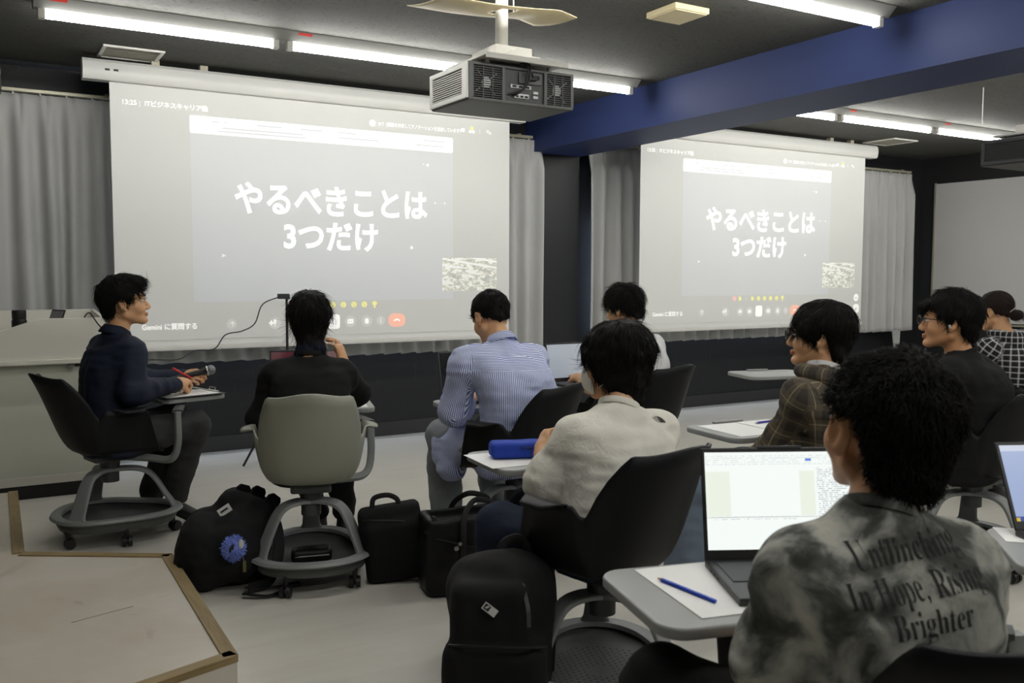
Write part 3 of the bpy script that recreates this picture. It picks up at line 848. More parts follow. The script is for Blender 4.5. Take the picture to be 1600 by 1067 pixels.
# ------------------------------------------------------------------ podium with its things
M_pod = mat('podium_white', rgb(205, 203, 192), .45, var=(1.2, .03))
M_podbody = mat('podium_greygreen', rgb(196, 199, 186), .5)
t = thing('podium', 'white lecture podium with raised side panels on the left', 'podium')
B().box((-.75, 5.95, .10), (.63, 6.45, .80), .004).obj('cabinet', M_podbody, t)
B().box((-.73, 5.98, 0), (.60, 6.42, .10)).obj('toe_kick', M_black, t)
B().box((-.752, 5.944, .085), (.632, 5.96, .135), .003).obj('bottom_rail', M_pod, t)
Mxz = lambda y: Matrix(((1, 0, 0, 0), (0, 0, -1, y), (0, 1, 0, 0), (0, 0, 0, 1)))
B().slab([(-.78, .82), (.69, .82), (.69, 1.058), (.34, 1.058), (.14, .99), (-.20, .905), (-.78, .90)], 0, .025, .003, M=Mxz(5.915)).obj('front_panel', M_pod, t)
B().box((-.78, 5.86, .795), (.70, 6.46, .822), .004).obj('ledge', M_pod, t)
B().slab([(5.915, .82), (6.44, .82), (6.44, 1.09), (5.915, 1.058)], 0, .022, .002, M=Matrix(((0, 0, 1, .67), (1, 0, 0, 0), (0, 1, 0, 0), (0, 0, 0, 1)))).obj('side_panel', M_pod, t)
B().box((-.78, 6.42, .82), (.69, 6.445, 1.09), .003).obj('back_panel', M_pod, t)
B().box((-.76, 5.92, .925), (.67, 6.42, .94), .002).obj('worktop', M_pod, t)
o = B(); o.box((.482, 5.925, .758), (.512, 5.95, .795), .003); o.cyl((.497, 5.925, .765), (.497, 5.912, .765), .014, n=16); o.obj('cabinet_lock', M_steel, t)
B().box((.525, 5.935, .770), (.585, 5.95, .795), .002).obj('lock_plate', M_black, t)
t = thing('bottle', 'short black bottle standing on the podium top at far left', 'bottle', (.245, 6.02, .94))
B().lathe([(0, 0), (.038, 0), (.04, .004), (.04, .105), (.036, .11), (.036, .115)], 24).obj('bottle_body', M_black, t, smooth=True)
B().lathe([(.037, .115), (.038, .117), (.038, .160), (.034, .165), (0, .165)], 24).obj('bottle_cap', mat('bottle_cap', rgb(34, 34, 35), .4), t, smooth=True)
t = thing('tablet', 'small grey tablet leaning on the podium behind its front panel', 'tablet', (.40, 6.06, .94), R_(-62))
Mt = Matrix.Rotation(R_(-22), 4, 'X')
B().box((-.065, 0, 0), (.065, .008, .175), .003, M=Mt).obj('tablet_body', M_black, t)
B().box((-.058, -.001, .01), (.058, .0005, .165), 0, M=Mt).obj('tablet_screen', mat('tablet_glass', rgb(120, 122, 118), .2), t)
# ------------------------------------------------------------------ swivel tablet-arm chairs
M_shell = mat('chair_shell_black', rgb(24, 25, 27), 0.5, spec=0.22)
M_shell_green = mat('chair_shell_greygreen', rgb(150, 152, 138), 0.45)
M_frame = mat('chair_frame_grey', rgb(136, 139, 138), 0.42)
M_frame_dark = mat('chair_mechanism_dark', rgb(70, 72, 72), 0.5)
M_caster = mat('caster_black', rgb(20, 20, 21), 0.45)
M_tray = mat('tray_grey', rgb(150, 152, 150), 0.4)
def m_dish():
    k = NT('dish_perforated'); b = k.b; v = k.coord('Object', (1, 1, 1)); sep = k.n('ShaderNodeSeparateXYZ'); k.l(v, sep.inputs[0])
    P = 0.021
    row = k.math('FLOOR', k.math('DIVIDE', sep.outputs['Y'], P*.866)); par = k.math('MULTIPLY', k.math('MODULO', k.math('ADD', row, 100), 2), P/2)
    fx = k.math('SUBTRACT', k.math('MODULO', k.math('ADD', k.math('ADD', sep.outputs['X'], par), P*100), P), P/2)
    fy = k.math('SUBTRACT', k.math('MODULO', k.math('ADD', sep.outputs['Y'], P*.866*100), P*.866), P*.433)
    d2 = k.math('ADD', k.math('MULTIPLY', fx, fx), k.math('MULTIPLY', fy, fy))
    r2 = k.math('ADD', k.math('MULTIPLY', sep.outputs['X'], sep.outputs['X']), k.math('MULTIPLY', sep.outputs['Y'], sep.outputs['Y']))
    hole = k.math('MULTIPLY', k.math('LESS_THAN', d2, .0000185), k.math('LESS_THAN', r2, .0361))
    hole = k.math('MULTIPLY', hole, k.math('GREATER_THAN', r2, .0016))
    k.l(k.mix(hole, rgb(84, 86, 85), rgb(12, 12, 12)), b.inputs['Base Color']); b.inputs['Roughness'].default_value = .6; return k.m
M_dish = m_dish()
SEAT_Z = 0.445
def sstep(a, b, x):
    t = min(1, max(0, (x-a)/(b-a))); return t*t*(3-2*t)
def shell_mesh():
    """one-piece bucket: flat seat, low side wings ending in small arm pads, tall flared back"""
    th = []
    d = 0.0
    while d < 180.01:
        th.append(d); d += 5 if d < 60 else (2.0 if d < 150 else 4)
    th = [-a for a in th[::-1] if 0 < a < 180]+th
    ns = 22; vs = []; fs = []
    for a in th:
        s = abs(a); r = R_(a)
        # plan outline of the seat
        ex = 2.7; c, sn = math.cos(r), math.sin(r)
        ry = .235 if c > 0 else .205
        k = (abs(sn/.205)**ex+abs(c/ry)**ex)**(-1/ex); Bp = Vector((sn*k, c*k, 0))
        back = sstep(122, 133, s); arm = sstep(38, 66, s)*(1-sstep(114, 122, s))
        h = -.022*(1-sstep(25, 50, s))+.225*sstep(42, 68, s)*(1-.0*s)-.03*sstep(112, 120, s)*(1-back)
        h = h*(1-back)+back*(.385+.02*sstep(140, 178, s))
        lean = .02*(1-arm)*(1-back)+.03*arm+back*(.115+.035*sstep(140, 180, s))
        o = Vector((sn*(1 if s < 115 else .35+.65*(1-back)), c*(1 if c < 0 else .3), 0))
        if back > 0: o = o*(1-back)+Vector((sn*.02, -1, 0))*back
        pad = .052*sstep(66, 78, s)*(1-sstep(98, 110, s))
        P0 = Bp*.60; P1 = Bp*1.03+Vector((0, 0, -.012)); P2 = Bp*1.02+o*lean*.22+Vector((0, 0, .50*h)); P3 = Bp*1.0+o*lean+Vector((0, 0, h))
        if back > 0: P3.x = P3.x*(1-back)+(P3.x*1.0)*back
        row = [Bp*(.60*i/6)+Vector((0, 0, 0)) for i in range(6)]
        pts = bez((P0, P1, P2, P3), ns-10)
        row += pts
        ext = 3
        for q in range(1, ext+1):
            f = q/ext; row.append(P3+Vector((math.copysign(1, sn)*pad*f, .01*f*(pad > 0), -.012*f*f*(pad/.052))))
        vs += row
    m = len(row); n = len(th)
    for i in range(n):
        for j in range(m-1):
            a, b = i*m+j, ((i+1) % n)*m+j; fs.append((a, b, b+1, a+1))
    for p in range(len(vs)):   # slight saddle of the seat
        v = vs[p]
    return vs, fs
_sv, _sf = shell_mesh()
def make_shell(parent, m):
    bm = bmesh.new(); vv = [bm.verts.new(v) for v in _sv]
    for f in _sf:
        try: bm.faces.new([vv[i] for i in f])
        except ValueError: pass
    bmesh.ops.remove_doubles(bm, verts=bm.verts, dist=1e-5)
    bmesh.ops.recalc_face_normals(bm, faces=bm.faces)
    me = bpy.data.meshes.new('seat_shell'); bm.to_mesh(me); bm.free(); me.materials.append(m)
    me.polygons.foreach_set('use_smooth', np.ones(len(me.polygons), dtype=bool))
    o = bpy.data.objects.new('seat_shell', me); COL.objects.link(o); o.parent = parent; o.location = (0, 0, SEAT_Z)
    s = o.modifiers.new('thick', 'SOLIDIFY'); s.thickness = .009; s.offset = 0
    return o
def ringr(p):
    ly = .300 if math.sin(p) > 0 else .272
    return 1/math.sqrt((math.cos(p)/.236)**2+(math.sin(p)/ly)**2)+.018*math.cos(3*(p-math.pi/2))
def make_chair(label, shell=None, tray=None, base_turn=0.0, ledge=True):
    """local: seat centre over the origin, facing +y. tray = (x, y, turn) centre of the writing tray, None for no tray"""
    t = thing('tablet_chair', label, 'chair')
    make_shell(t, shell or M_shell)
    B().box((-.085, -.10, .395), (.085, .12, .432), .012).obj('seat_mechanism', M_frame_dark, t)
    b = B().cyl((0, 0, .352), (0, 0, .40), .045, .05, n=24).cyl((0, 0, .285), (0, 0, .335), .042, n=24); b.obj('swivel_post', M_frame_dark, t, smooth=True)
    Rb = Matrix.Rotation(base_turn, 4, 'Z')
    b = B(); N = 60; vs = []; fs = []
    sec = [(.030, .0), (.024, .012), (.0, .016), (-.022, .010), (-.026, -.004), (-.012, -.012), (.012, -.012)]
    for i in range(N):
        a = 2*math.pi*i/N; rr = ringr(a)
        for (dr, dz) in sec: vs.append(Rb @ Vector(((rr+dr-.008)*math.cos(a), (rr+dr-.008)*math.sin(a), .132+dz)))
    m = len(sec)
    for i in range(N):
        for j in range(m): fs.append((i*m+j, ((i+1) % N)*m+j, ((i+1) % N)*m+(j+1) % m, i*m+(j+1) % m))
    b.add(vs, fs); b.obj('base_ring', M_frame, t, smooth=True)
    vs = []; fs = []; prof = [(0.02, .098), (.55, .098), (.80, .101), (.93, .118), (.95, .122), (.97, .10), (.93, .078), (.0, .070)]
    for i in range(N):
        a = 2*math.pi*i/N; rr = ringr(a)
        for f, z in prof: vs.append(Rb @ Vector((rr*f*math.cos(a), rr*f*math.sin(a), z)))
    m = len(prof)
    for i in range(N):
        for j in range(m-1): fs.append((i*m+j, i*m+j+1, ((i+1) % N)*m+j+1, ((i+1) % N)*m+j))
    B().add(vs, fs).obj('storage_dish', M_dish, t, smooth=True)
    for k in range(3):
        a = R_(90+120*k)+base_turn; d = Vector((math.cos(a), math.sin(a), 0)); rr = ringr(R_(90+120*k))-.01; rs = (rr+.01)/.29
        pts = [d*.02+Vector((0, 0, .345)), d*.07*rs+Vector((0, 0, .348)), d*.125*rs+Vector((0, 0, .342)), d*.165*rs+Vector((0, 0, .322)), d*.195*rs+Vector((0, 0, .285)), d*.232*rs+Vector((0, 0, .215)), d*(rr-.018)+Vector((0, 0, .160)), d*(rr-.004)+Vector((0, 0, .132))]
        pts = smooth_path(pts, 4); fl = []
        for i in range(len(pts)):
            f = i/(len(pts)-1); fl.append((.064+.022*abs(f-.45)*2*(1 if f > .45 else .7)+(.035*max(0, f-.85)/.15), .022-.004*f))
        B().tube(pts, 1, 14, flat=fl, up=(0, 0, 1)).obj('base_leg', M_frame, t, smooth=True)
    for k in range(5):
        a = R_(90+72*k+10)+base_turn; d = Vector((math.cos(a), math.sin(a), 0))*(ringr(a-base_turn)-.022); sw = R_(37*k*k+20)
        w = Vector((math.cos(sw), math.sin(sw), 0)); off = Vector((-w.y, w.x, 0))*.010
        b = B()
        for s in (-1, 1): b.cyl(d+off+w*(s*.006)+Vector((0, 0, .0265)), d+off+w*(s*.023)+Vector((0, 0, .0265)), .0265, .024, n=18)
        b.cyl(d+off+w*-.008+Vector((0, 0, .0265)), d+off+w*.008+Vector((0, 0, .0265)), .014, n=12); b.cyl(d+Vector((0, 0, .04)), d+Vector((0, 0, .088)), .010, n=10)
        b.obj('caster', M_caster, t, smooth=True)
    if tray:
        tx, ty, tr = tray
        Mt = Matrix.Translation((tx, ty, .655)) @ Matrix.Rotation(tr, 4, 'Z')
        b = B().slab(rrect(.50, .355, .055, 7), 0, .024, .006, M=Mt); wt = b.obj('writing_tray', M_tray, t, smooth=True)
        if ledge:
          b = B().slab(rrect(.16, .018, .006, 3, -.02, .158), .024, .034, .003, M=Mt); b.obj('pen_ledge', M_tray, wt)
        piv = Mt @ Vector((.12, -.02, 0))
        ex = max(.275, piv.x) if piv.x > 0 else .275
        # arm: from the mechanism outward, round the seat edge, up to the tray pivot
        c = Vector((.262, min(max(piv.y-.10, .10), .22), 0))
        pts = [Vector((.05, .06, .408)), Vector((.14, c.y*.6+.02, .400)), Vector((.225, c.y*.9, .398)), Vector((c.x, c.y, .43)), Vector((c.x+.012, c.y+.01, .50)), Vector((c.x+.012, c.y+.01, .58)), Vector((c.x+.010, c.y+.01, .640))]
        B().tube(smooth_path(pts, 5), 1, 12, flat=(.030, .034)).obj('tray_arm', M_frame, t, smooth=True)
        q = Vector((c.x+.010, c.y+.01, .640))
        B().tube([q, Vector((piv.x, piv.y, .640))] if (q-Vector((piv.x, piv.y, .64))).length > .03 else [q, q+Vector((-.05, 0, 0))], 1, 10, flat=(.05, .018), up=(0, 0, 1)).obj('tray_bracket', M_frame_dark, t, smooth=True)
    return t
def place(t, x, y, heading):
    t.location = (x, y, 0); t.rotation_euler = (0, 0, -R_(heading)); return t
def tray_local(bx, by, heading, cx, cy, thead):
    h = R_(heading); dx, dy = cx-bx, cy-by
    return (dx*math.cos(h)-dy*math.sin(h), dx*math.sin(h)+dy*math.cos(h), -R_(thead-heading))
CH = dict(  # x, y, heading, tray centre x, y, tray heading, base turn
    A=(.575, 4.90, 76, .93, 5.14, 72, -30), B=(1.24, 3.79, 18, 1.47, 4.32, 16, 0), C=(2.14, 3.58, -23, 2.23, 3.99, 7, -50), D=(3.16, 3.98, -12, 3.05, 4.38, 0, 0),
    E=(1.64, 2.22, -10, 1.745, 2.70, 5, -42), F=(2.76, 2.27, -18, 2.83, 2.76, 5, 0), G=(4.70, 3.80, 5, 4.52, 4.27, 15, 0), H=(3.86, 2.44, -5, 3.80, 2.95, 0, -60),
    I=(5.42, 3.20, -20, 5.60, 3.62, -10, 0), J=(1.345, .90, 28, 1.345, 1.345, 15, 0), K=(2.02, .76, 45, 2.27, 1.07, 45, 0))
LAB = dict(
    A='black tablet-arm chair with grey base under the man in the navy jacket', B='grey-green tablet-arm chair seen from behind, its dish holding a black pouch',
    C='black tablet-arm chair of the man in the striped shirt', D='black tablet-arm chair of the man in white sitting farthest back',
    E='large black tablet-arm chair of the student with the face mask', F='black tablet-arm chair under the student in the brown plaid shirt',
    G='empty tablet-arm chair with a bare grey tray near the right screen', H='black tablet-arm chair of the man with glasses in black',
    I='black tablet-arm chair under the woman in the checked shirt at far right', J='black tablet-arm chair in the lower right corner under the tie-dye shirt',
    K='tablet-arm chair at the right edge whose tray carries the second open laptop')
chairs = {}
for k, (x, y, h, cx, cy, th, bt) in CH.items():
    c = make_chair(LAB[k], M_shell_green if k == 'B' else None, tray_local(x, y, h, cx, cy, th), R_(bt), k not in 'JK')
    c['group'] = 'tablet-arm chairs'
    chairs[k] = place(c, x, y, h)
# ------------------------------------------------------------------ bags, papers, laptops and small things
def m_fabric(name, col, sc=220, st=.25, rough=.85):
    return mat(name, col, rough, bump=(sc, st, .002), var=(6, .12), spec=.25)
M_bag = m_fabric('bag_black_nylon', rgb(25, 25, 26))
M_bag2 = m_fabric('bag_black_leather', rgb(22, 22, 23), 90, .15, .45)
M_strap = mat('strap_black', rgb(20, 20, 21), .7)
M_label = mat('label_white', rgb(206, 206, 202), .6)
def rotm(yaw=0, pitch=0, roll=0):
    return np.array((Matrix.Rotation(R_(yaw), 3, 'Z') @ Matrix.Rotation(R_(pitch), 3, 'X') @ Matrix.Rotation(R_(roll), 3, 'Y')).transposed())
def ribbon(path, w, h, up=(0, 0, 1), n=10): return B().tube(path, 1, n, flat=(w, h), up=up)

# --- slumped backpack with the plush charm, left of the grey-green chair
t = thing('backpack', 'slumped black backpack with a fluffy blue charm, beside the wood-edged platform', 'backpack', (.915, 3.93, 0))
fine = [axis(-.36, .36, .009, .009, []), axis(-.30, .30, .009, .009, []), axis(-.01, .56, .009, .009, [])]
s = SDF(fine)
s.box((.0, .02, .15), (.17, .14, .15), .09, rotm(-18, 0, 0), 0)
s.box((.05, .06, .225), (.13, .11, .15), .07, rotm(-18, -8, 30), .08)
s.ell((-.115, -.03, .14), (.095, .12, .14), None, .05)
s.ell((-.02, -.12, .15), (.14, .07, .11), rotm(-18, 0, 18), .03)
s.noise(.016, .11, 5).noise(.006, .035, 9)
s.plane_cut((0, 0, .004), (0, 0, -1))
s.obj('bag_body', M_bag, t)
for (x, y, z, tl) in ((.075, .04, .355, 20), (.13, .02, .345, 30), (.18, -.02, .315, 42)):
    Mx = Matrix.Translation((x, y, z)) @ Matrix.Rotation(R_(tl), 4, 'Y') @ Matrix.Rotation(R_(-14), 4, 'X')
    B().slab([(-.036, -.06), (.036, -.06), (.030, .035), (.018, .05), (-.018, .05), (-.030, .035)], -.014, .014, .004, M=Mx @ Matrix(((1, 0, 0, 0), (0, 0, -1, 0), (0, 1, 0, 0), (0, 0, 0, 1)))).obj('padded_flap', M_bag, t)
ribbon(smooth_path([(.18, .03, .30), (.20, -.05, .22), (.18, -.14, .13), (.12, -.20, .04), (.03, -.22, .03)], 6), .05, .010, (0, 1, .3)).obj('shoulder_strap', M_strap, t, smooth=True)
ribbon(smooth_path([(.0, -.24, .02), (.08, -.29, .012), (.15, -.27, .010), (.20, -.22, .014)], 6), .028, .004, (0, 0, 1)).obj('loose_strap', M_strap, t, smooth=True)
ribbon(smooth_path([(.02, -.20, .03), (.12, -.22, .02), (.22, -.21, .016)], 6), .014, .004, (0, 0, 1)).obj('loose_strap', M_strap, t, smooth=True)
B().box((.20, -.235, .006), (.245, -.205, .022), .004).obj('strap_buckle', M_black, t)
o = B().box((-.028, -.001, -.017), (.028, .001, .017)).obj('brand_patch', M_label, t); o.location = (-.020, -.050, .325); o.rotation_euler = (R_(-25), R_(-32), R_(-12))
o = B().box((-.018, -.0016, -.003), (.016, .0, .005)).obj('patch_mark', M_ink, t); o.location = (-.021, -.052, .325); o.rotation_euler = (R_(-25), R_(-32), R_(-12))
ch = thing('plush_charm', 'fluffy pale blue ball charm hanging on the slumped backpack', 'charm', (.895, 3.735, .20))
M_fluff = mat('fluff_blue', rgb(120, 140, 214), .95, var=(30, .15))
rnd = random.Random(4); b = B(); b.sphere((0, 0, 0), (.044, .034, .050), 16, 10)
for i in range(420):
    z = rnd.uniform(-1, 1); a = rnd.uniform(0, 6.283); q = math.sqrt(1-z*z); d = Vector((q*math.cos(a)*.044, q*math.sin(a)*.034, z*.05)); nd = d.normalized()
    sd = nd.orthogonal().normalized()*.0035; e = d*1.0+nd*rnd.uniform(.006, .014)+Vector((rnd.uniform(-1, 1), rnd.uniform(-1, 1), -.5))*.004
    b.add([d-sd, d+sd, d+nd.cross(sd), e], [(0, 1, 3), (1, 2, 3), (2, 0, 3)])
b.obj('fluff_ball', M_fluff, ch)
b = B(); b.sphere((-.014, -.036, .016), (.006, .005, .012), 10, 8); b.sphere((-.022, -.034, .006), (.005, .005, .012), 10, 8); b.obj('dark_patch', M_ink, ch)
b = B().sphere((.022, -.032, .022), (.012, .008, .020), 10, 8); b.obj('white_tuft', M_label, ch)
B().tube([(.028, -.02, -.03), (.034, -.025, -.05)], .0015, 6).obj('charm_chain', M_steel, ch)
B().box((.028, -.03, -.098), (.042, -.024, -.050), .002).obj('charm_tag', mat('olive_tag', rgb(96, 92, 48), .6), ch)

# --- slim black bag leaning against the grey-green chair
t = thing('laptop_bag', 'slim black upright bag leaning right of the grey-green chair', 'bag', (1.535, 3.60, 0), R_(-22))
s = SDF([axis(-.22, .22, .008, .008, []), axis(-.13, .14, .008, .008, []), axis(-.01, .45, .008, .008, [])])
s.box((.005, 0, .165), (.135, .055, .165), .03, rotm(0, 0, -8), 0); s.box((.02, -.035, .15), (.125, .05, .13), .03, rotm(0, 6, -8), .03)
s.noise(.008, .12, 3); s.plane_cut((0, 0, .004), (0, 0, -1)); s.obj('bag_body', M_bag, t)
B().tube(smooth_path([(-.085, 0, .32), (-.075, 0, .36), (-.02, 0, .372), (.02, 0, .355), (.03, 0, .325)], 6), 1, 10, flat=(.022, .008), up=(0, 1, 0)).obj('carry_handle', M_strap, t, smooth=True)
B().tube(smooth_path([(-.14, -.03, .27), (-.09, -.078, .285), (.06, -.078, .275), (.135, -.04, .24)], 6), .0025, 6).obj('zipper', M_black, t)

# --- tote bag standing by the striped-shirt man
t = thing('tote_bag', 'black open tote bag with two handles on the floor behind the denim knee', 'bag', (1.81, 3.35, 0), R_(-12))
s = SDF([axis(-.26, .28, .008, .008, []), axis(-.17, .17, .008, .008, []), axis(-.01, .38, .008, .008, [])])
s.box((0, 0, .165), (.235, .10, .165), .03, None, 0); s.noise(.014, .14, 12).noise(.004, .04, 2)
s.box((0, .0, .32), (.19, .075, .05), .03, None, .01, 'cut'); s.plane_cut((0, 0, .004), (0, 0, -1)); s.obj('bag_body', M_bag2, t)
for y in (-.108, .105):
    B().tube(smooth_path([(-.085, y, .12), (-.085, y*1.04, .25), (-.075, y*.9, .335), (-.02, y*.55, .365+.02), (.05, y*.6, .37), (.09, y*.95, .33), (.10, y*1.04, .24), (.10, y, .12)], 6), 1, 10, flat=(.024, .007), up=(0, 1, 0)).obj('tote_handle', M_strap, t, smooth=True)
B().slab([(-.235, .265), (-.205, .335), (-.19, .33), (-.205, .27)], -.02, .02, .003, M=Matrix(((1, 0, 0, 0), (0, 0, -1, -.07), (0, 1, 0, 0), (0, 0, 0, 1)))).obj('corner_tab', M_strap, t)
b = B().cyl((-.115, -.112, .205), (-.115, -.118, .205), .010, n=12).cyl((-.10, -.112, .222), (-.10, -.118, .222), .008, n=12); b.obj('snap_hook', M_steel, t)
o = B().tube([(-.2, -.108, .25), (-.05, -.114, .205), (.02, -.112, .20)], .003, 6).obj('seam_piping', M_strap, t)

# --- big backpack in the foreground
t = thing('backpack', 'large black backpack standing in the foreground with a small white label', 'backpack', (1.31, 2.27, 0), R_(-30))
s = SDF([axis(-.24, .26, .007, .007, []), axis(-.22, .24, .007, .007, []), axis(-.01, .55, .007, .007, [])])
s.box((0, .03, .24), (.155, .11, .24), .085, rotm(0, -4, 0), 0); s.box((-.015, -.085, .15), (.15, .09, .15), .06, rotm(0, -4, 0), .03); s.box((-.03, -.075, .36), (.115, .07, .10), .05, None, .02)
s.ell((.02, .02, .45), (.12, .09, .05), None, .04)
s.noise(.010, .13, 21).noise(.004, .04, 7); s.plane_cut((0, 0, .004), (0, 0, -1)); s.obj('bag_body', M_bag, t)
B().tube(smooth_path([(-.145, -.13, .285), (-.08, -.172, .30), (.05, -.17, .295), (.13, -.13, .28)], 6), .004, 6).obj('pocket_zipper', M_black, t)
B().tube(smooth_path([(.0, .05, .475), (.01, .06, .52), (.06, .07, .53), (.09, .07, .475)], 6), 1, 10, flat=(.026, .009), up=(0, 1, 0)).obj('grab_handle', M_strap, t, smooth=True)
for x in (.04, .13): B().tube(smooth_path([(x, .10, .46), (x+.03, .17, .40), (x+.04, .19, .25), (x+.03, .14, .08)], 6), 1, 10, flat=(.055, .014), up=(1, 0, .2)).obj('shoulder_strap', M_strap, t, smooth=True)
B().tube(smooth_path([(.06, -.10, .45), (.075, -.15, .40), (.078, -.165, .35)], 5), 1, 8, flat=(.012, .005), up=(0, 1, 0)).obj('zip_pull', mat('pull_grey', rgb(66, 68, 72), .5), t)
for x0, x1, m in ((-.058, -.030, M_ink), (-.030, -.002, M_label)):
    pass
o = B().box((-.022, -.001, -.011), (.022, .001, .011)).obj('brand_label', M_label, t); o.location = (-.030, -.150, .395); o.rotation_euler = (R_(-8), R_(38), 0)
o = B().box((-.019, -.0016, -.008), (-.001, .0, .008)).obj('label_mark', M_ink, t); o.location = (-.030, -.150, .395); o.rotation_euler = (R_(-8), R_(38), 0)
o = B().slab([(-.016, -.004), (-.010, .006), (-.005, .006), (-.010, -.004)], -.0002, .0022, 0, M=Matrix(((1, 0, 0, 0), (0, 0, -1, 0), (0, 1, 0, 0), (0, 0, 0, 1)))).obj('label_mark', M_label, t); o.location = (-.030, -.150, .395); o.rotation_euler = (R_(-8), R_(38), 0)

# --- small black backpack on the floor behind the masked student's chair
t = thing('backpack', 'small black backpack on the floor right of the masked student, far back', 'backpack', (2.93, 3.42, 0), R_(20))
s = SDF([axis(-.2, .2, .01, .01, []), axis(-.15, .15, .01, .01, []), axis(-.01, .38, .01, .01, [])])
s.box((0, 0, .16), (.14, .09, .16), .06, None, 0); s.noise(.012, .1, 33); s.plane_cut((0, 0, .004), (0, 0, -1)); s.obj('bag_body', M_bag, t)
B().tube(smooth_path([(-.13, -.05, .28), (-.17, -.07, .26), (-.18, -.07, .20), (-.15, -.06, .17)], 5), 1, 8, flat=(.03, .008), up=(0, 1, 0)).obj('shoulder_strap', M_strap, t, smooth=True)

# --- pouch lying in the dish of the grey-green chair
t = thing('pouch', 'small black pouch lying in the dish of the grey-green chair', 'pouch', (1.22, 3.73, .098), R_(-14))
s = SDF([axis(-.12, .12, .006, .006, []), axis(-.07, .07, .006, .006, []), axis(-.005, .08, .006, .006, [])])
s.box((0, 0, .030), (.085, .045, .030), .02, None, 0); s.noise(.004, .04, 3); s.obj('pouch_body', M_bag2, t)
B().tube([(-.07, -.045, .034), (.07, -.045, .034)], .003, 6).obj('zipper', M_steel, t)

# ---------------------------------------------------------------- sheets, pens
TZ = .6795
def sheet(name, label, cx, cy, w, h, heading, z=TZ, group=None, lines=False, m=None):
    t = thing(name, label, 'paper', (cx, cy, z), -R_(heading), group)
    B().box((-w/2, -h/2, 0), (w/2, h/2, .0012)).obj('sheet', m or M_paper, t)
    if lines:
        b = B(); n = int(h/.012)
        rnd = random.Random(len(label))
        for i in range(2, n-2):
            b.box((-w*.40, h/2-.012*i-.001, .0012), (-w*.40+w*.8*rnd.uniform(.5, 1), h/2-.012*i+.001, .0014))
        b.obj('printed_text', mat('print_grey', rgb(150, 150, 152), .8) if 'print_grey' not in bpy.data.materials else bpy.data.materials['print_grey'], t)['kind'] = 'stuff'
    return t
def pen(name, label, p, heading, m, L=.145, r=.0045, tip=None, z=None, tilt=0, cat='pen', hexa=False):
    t = thing(name, label, cat, p, -R_(heading)); t.rotation_euler = (R_(tilt), 0, -R_(heading))
    b = B(); b.cyl((0, -L/2+.014, 0), (0, L/2, 0), r, n=6 if hexa else 14); br = b.obj('pen_barrel' if cat == 'pen' else 'pencil_shaft', m, t, smooth=not hexa)
    tc = B().cyl((0, -L/2+.004, 0), (0, -L/2+.0145, 0), .0014, r, n=12).obj('tip_cone', tip or M_steel, t)
    B().cyl((0, -L/2, 0), (0, -L/2+.004, 0), .0004, .0014, n=8).obj('lead', M_ink, tc)
    if cat == 'pen':
        B().box((-.0012, L/2-.045, r), (.0012, L/2-.004, r+.002)).obj('pen_clip', M_steel, br)
    return t
M_bluep = mat('pencil_blue', rgb(36, 74, 190), .35)
M_woodtip = mat('pencil_wood', rgb(190, 150, 96), .6)
def frame2(cx, cy, heading):
    h = R_(heading); f = Vector((math.sin(h), math.cos(h), 0)); r = Vector((math.cos(h), -math.sin(h), 0)); return Vector((cx, cy, 0)), r, f
sheet('paper_sheet', 'blank white sheet under the blue pencil on the nearest grey tray', 1.292, 1.372, .21, .297, 13)
pen('pencil', 'blue pencil lying on the sheet on the nearest tray', (1.2275, 1.379, TZ+.0055), 177, M_bluep, .165, .0042, M_woodtip, cat='pencil', hexa=True)
c, r, f = frame2(1.745, 2.70, 5)
p = c-r*.10+f*.0; sheet('paper_sheet', 'white sheet under the blue pencil case', p.x-.02, p.y, .297, .25, 5)
p = c+r*.165+f*.02; sheet('paper_sheet', 'white sheet beside the blue pencil case, at the hand of the masked student', p.x, p.y, .17, .25, 5)
M_case_b = m_fabric('pencil_case_blue', rgb(36, 66, 168), 300, .2, .7)
p = c-r*.105+f*.005; t = thing('pencil_case', 'bright blue zipped pencil case on the tray of the masked student', 'pencil case', (p.x, p.y, TZ+.0012), R_(-22))
s = SDF([axis(-.13, .13, .005, .005, []), axis(-.06, .06, .005, .005, []), axis(-.005, .07, .005, .005, [])])
s.box((0, 0, .029), (.106, .043, .029), .017, None, 0); s.noise(.003, .05, 8); s.obj('case_body', M_case_b, t, relax=3)
B().tube(smooth_path([(-.0, -.0435, .040), (.07, -.044, .041), (.102, -.036, .041), (.1075, 0, .041), (.102, .036, .041), (.03, .044, .04)], 6), 1, 8, flat=(.007, .003), up=(0, 0, 1)).obj('zipper', mat('zip_navy', rgb(24, 26, 52), .5), t)
B().box((.106, -.03, .034), (.110, .03, .040), .001).obj('zip_tape', M_label, t)
B().tube([(.035, -.047, .038), (.033, -.050, .020), (.037, -.050, .006)], .0022, 6).obj('zip_pull', M_ink, t)
c, r, f = frame2(2.83, 2.76, 5)
p = c-r*.10-f*.01; sheet('paper_sheet', 'white sheet on the left of the tray before the brown plaid shirt', p.x, p.y, .205, .285, 5)
p = c+r*.115+f*.0; sheet('paper_sheet', 'white sheet under the purple pen on the tray before the brown plaid shirt', p.x, p.y, .205, .285, 5)
M_purp = mat('pen_purple', rgb(74, 66, 160), .35)
pp = Vector((2.955, 2.822, 0)); pen('pen', 'purple pen on the sheet before the brown plaid shirt', (pp.x, pp.y, TZ+.0062), 88, M_purp, .14, .005)
c, r, f = frame2(1.47, 4.32, 16)
p = c+r*.145-f*.045; sheet('paper_sheet', 'white folded sheet on the tray right of the grey-green chair', p.x, p.y, .14, .20, 16, lines=False)
c, r, f = frame2(2.27, 1.07, 45)
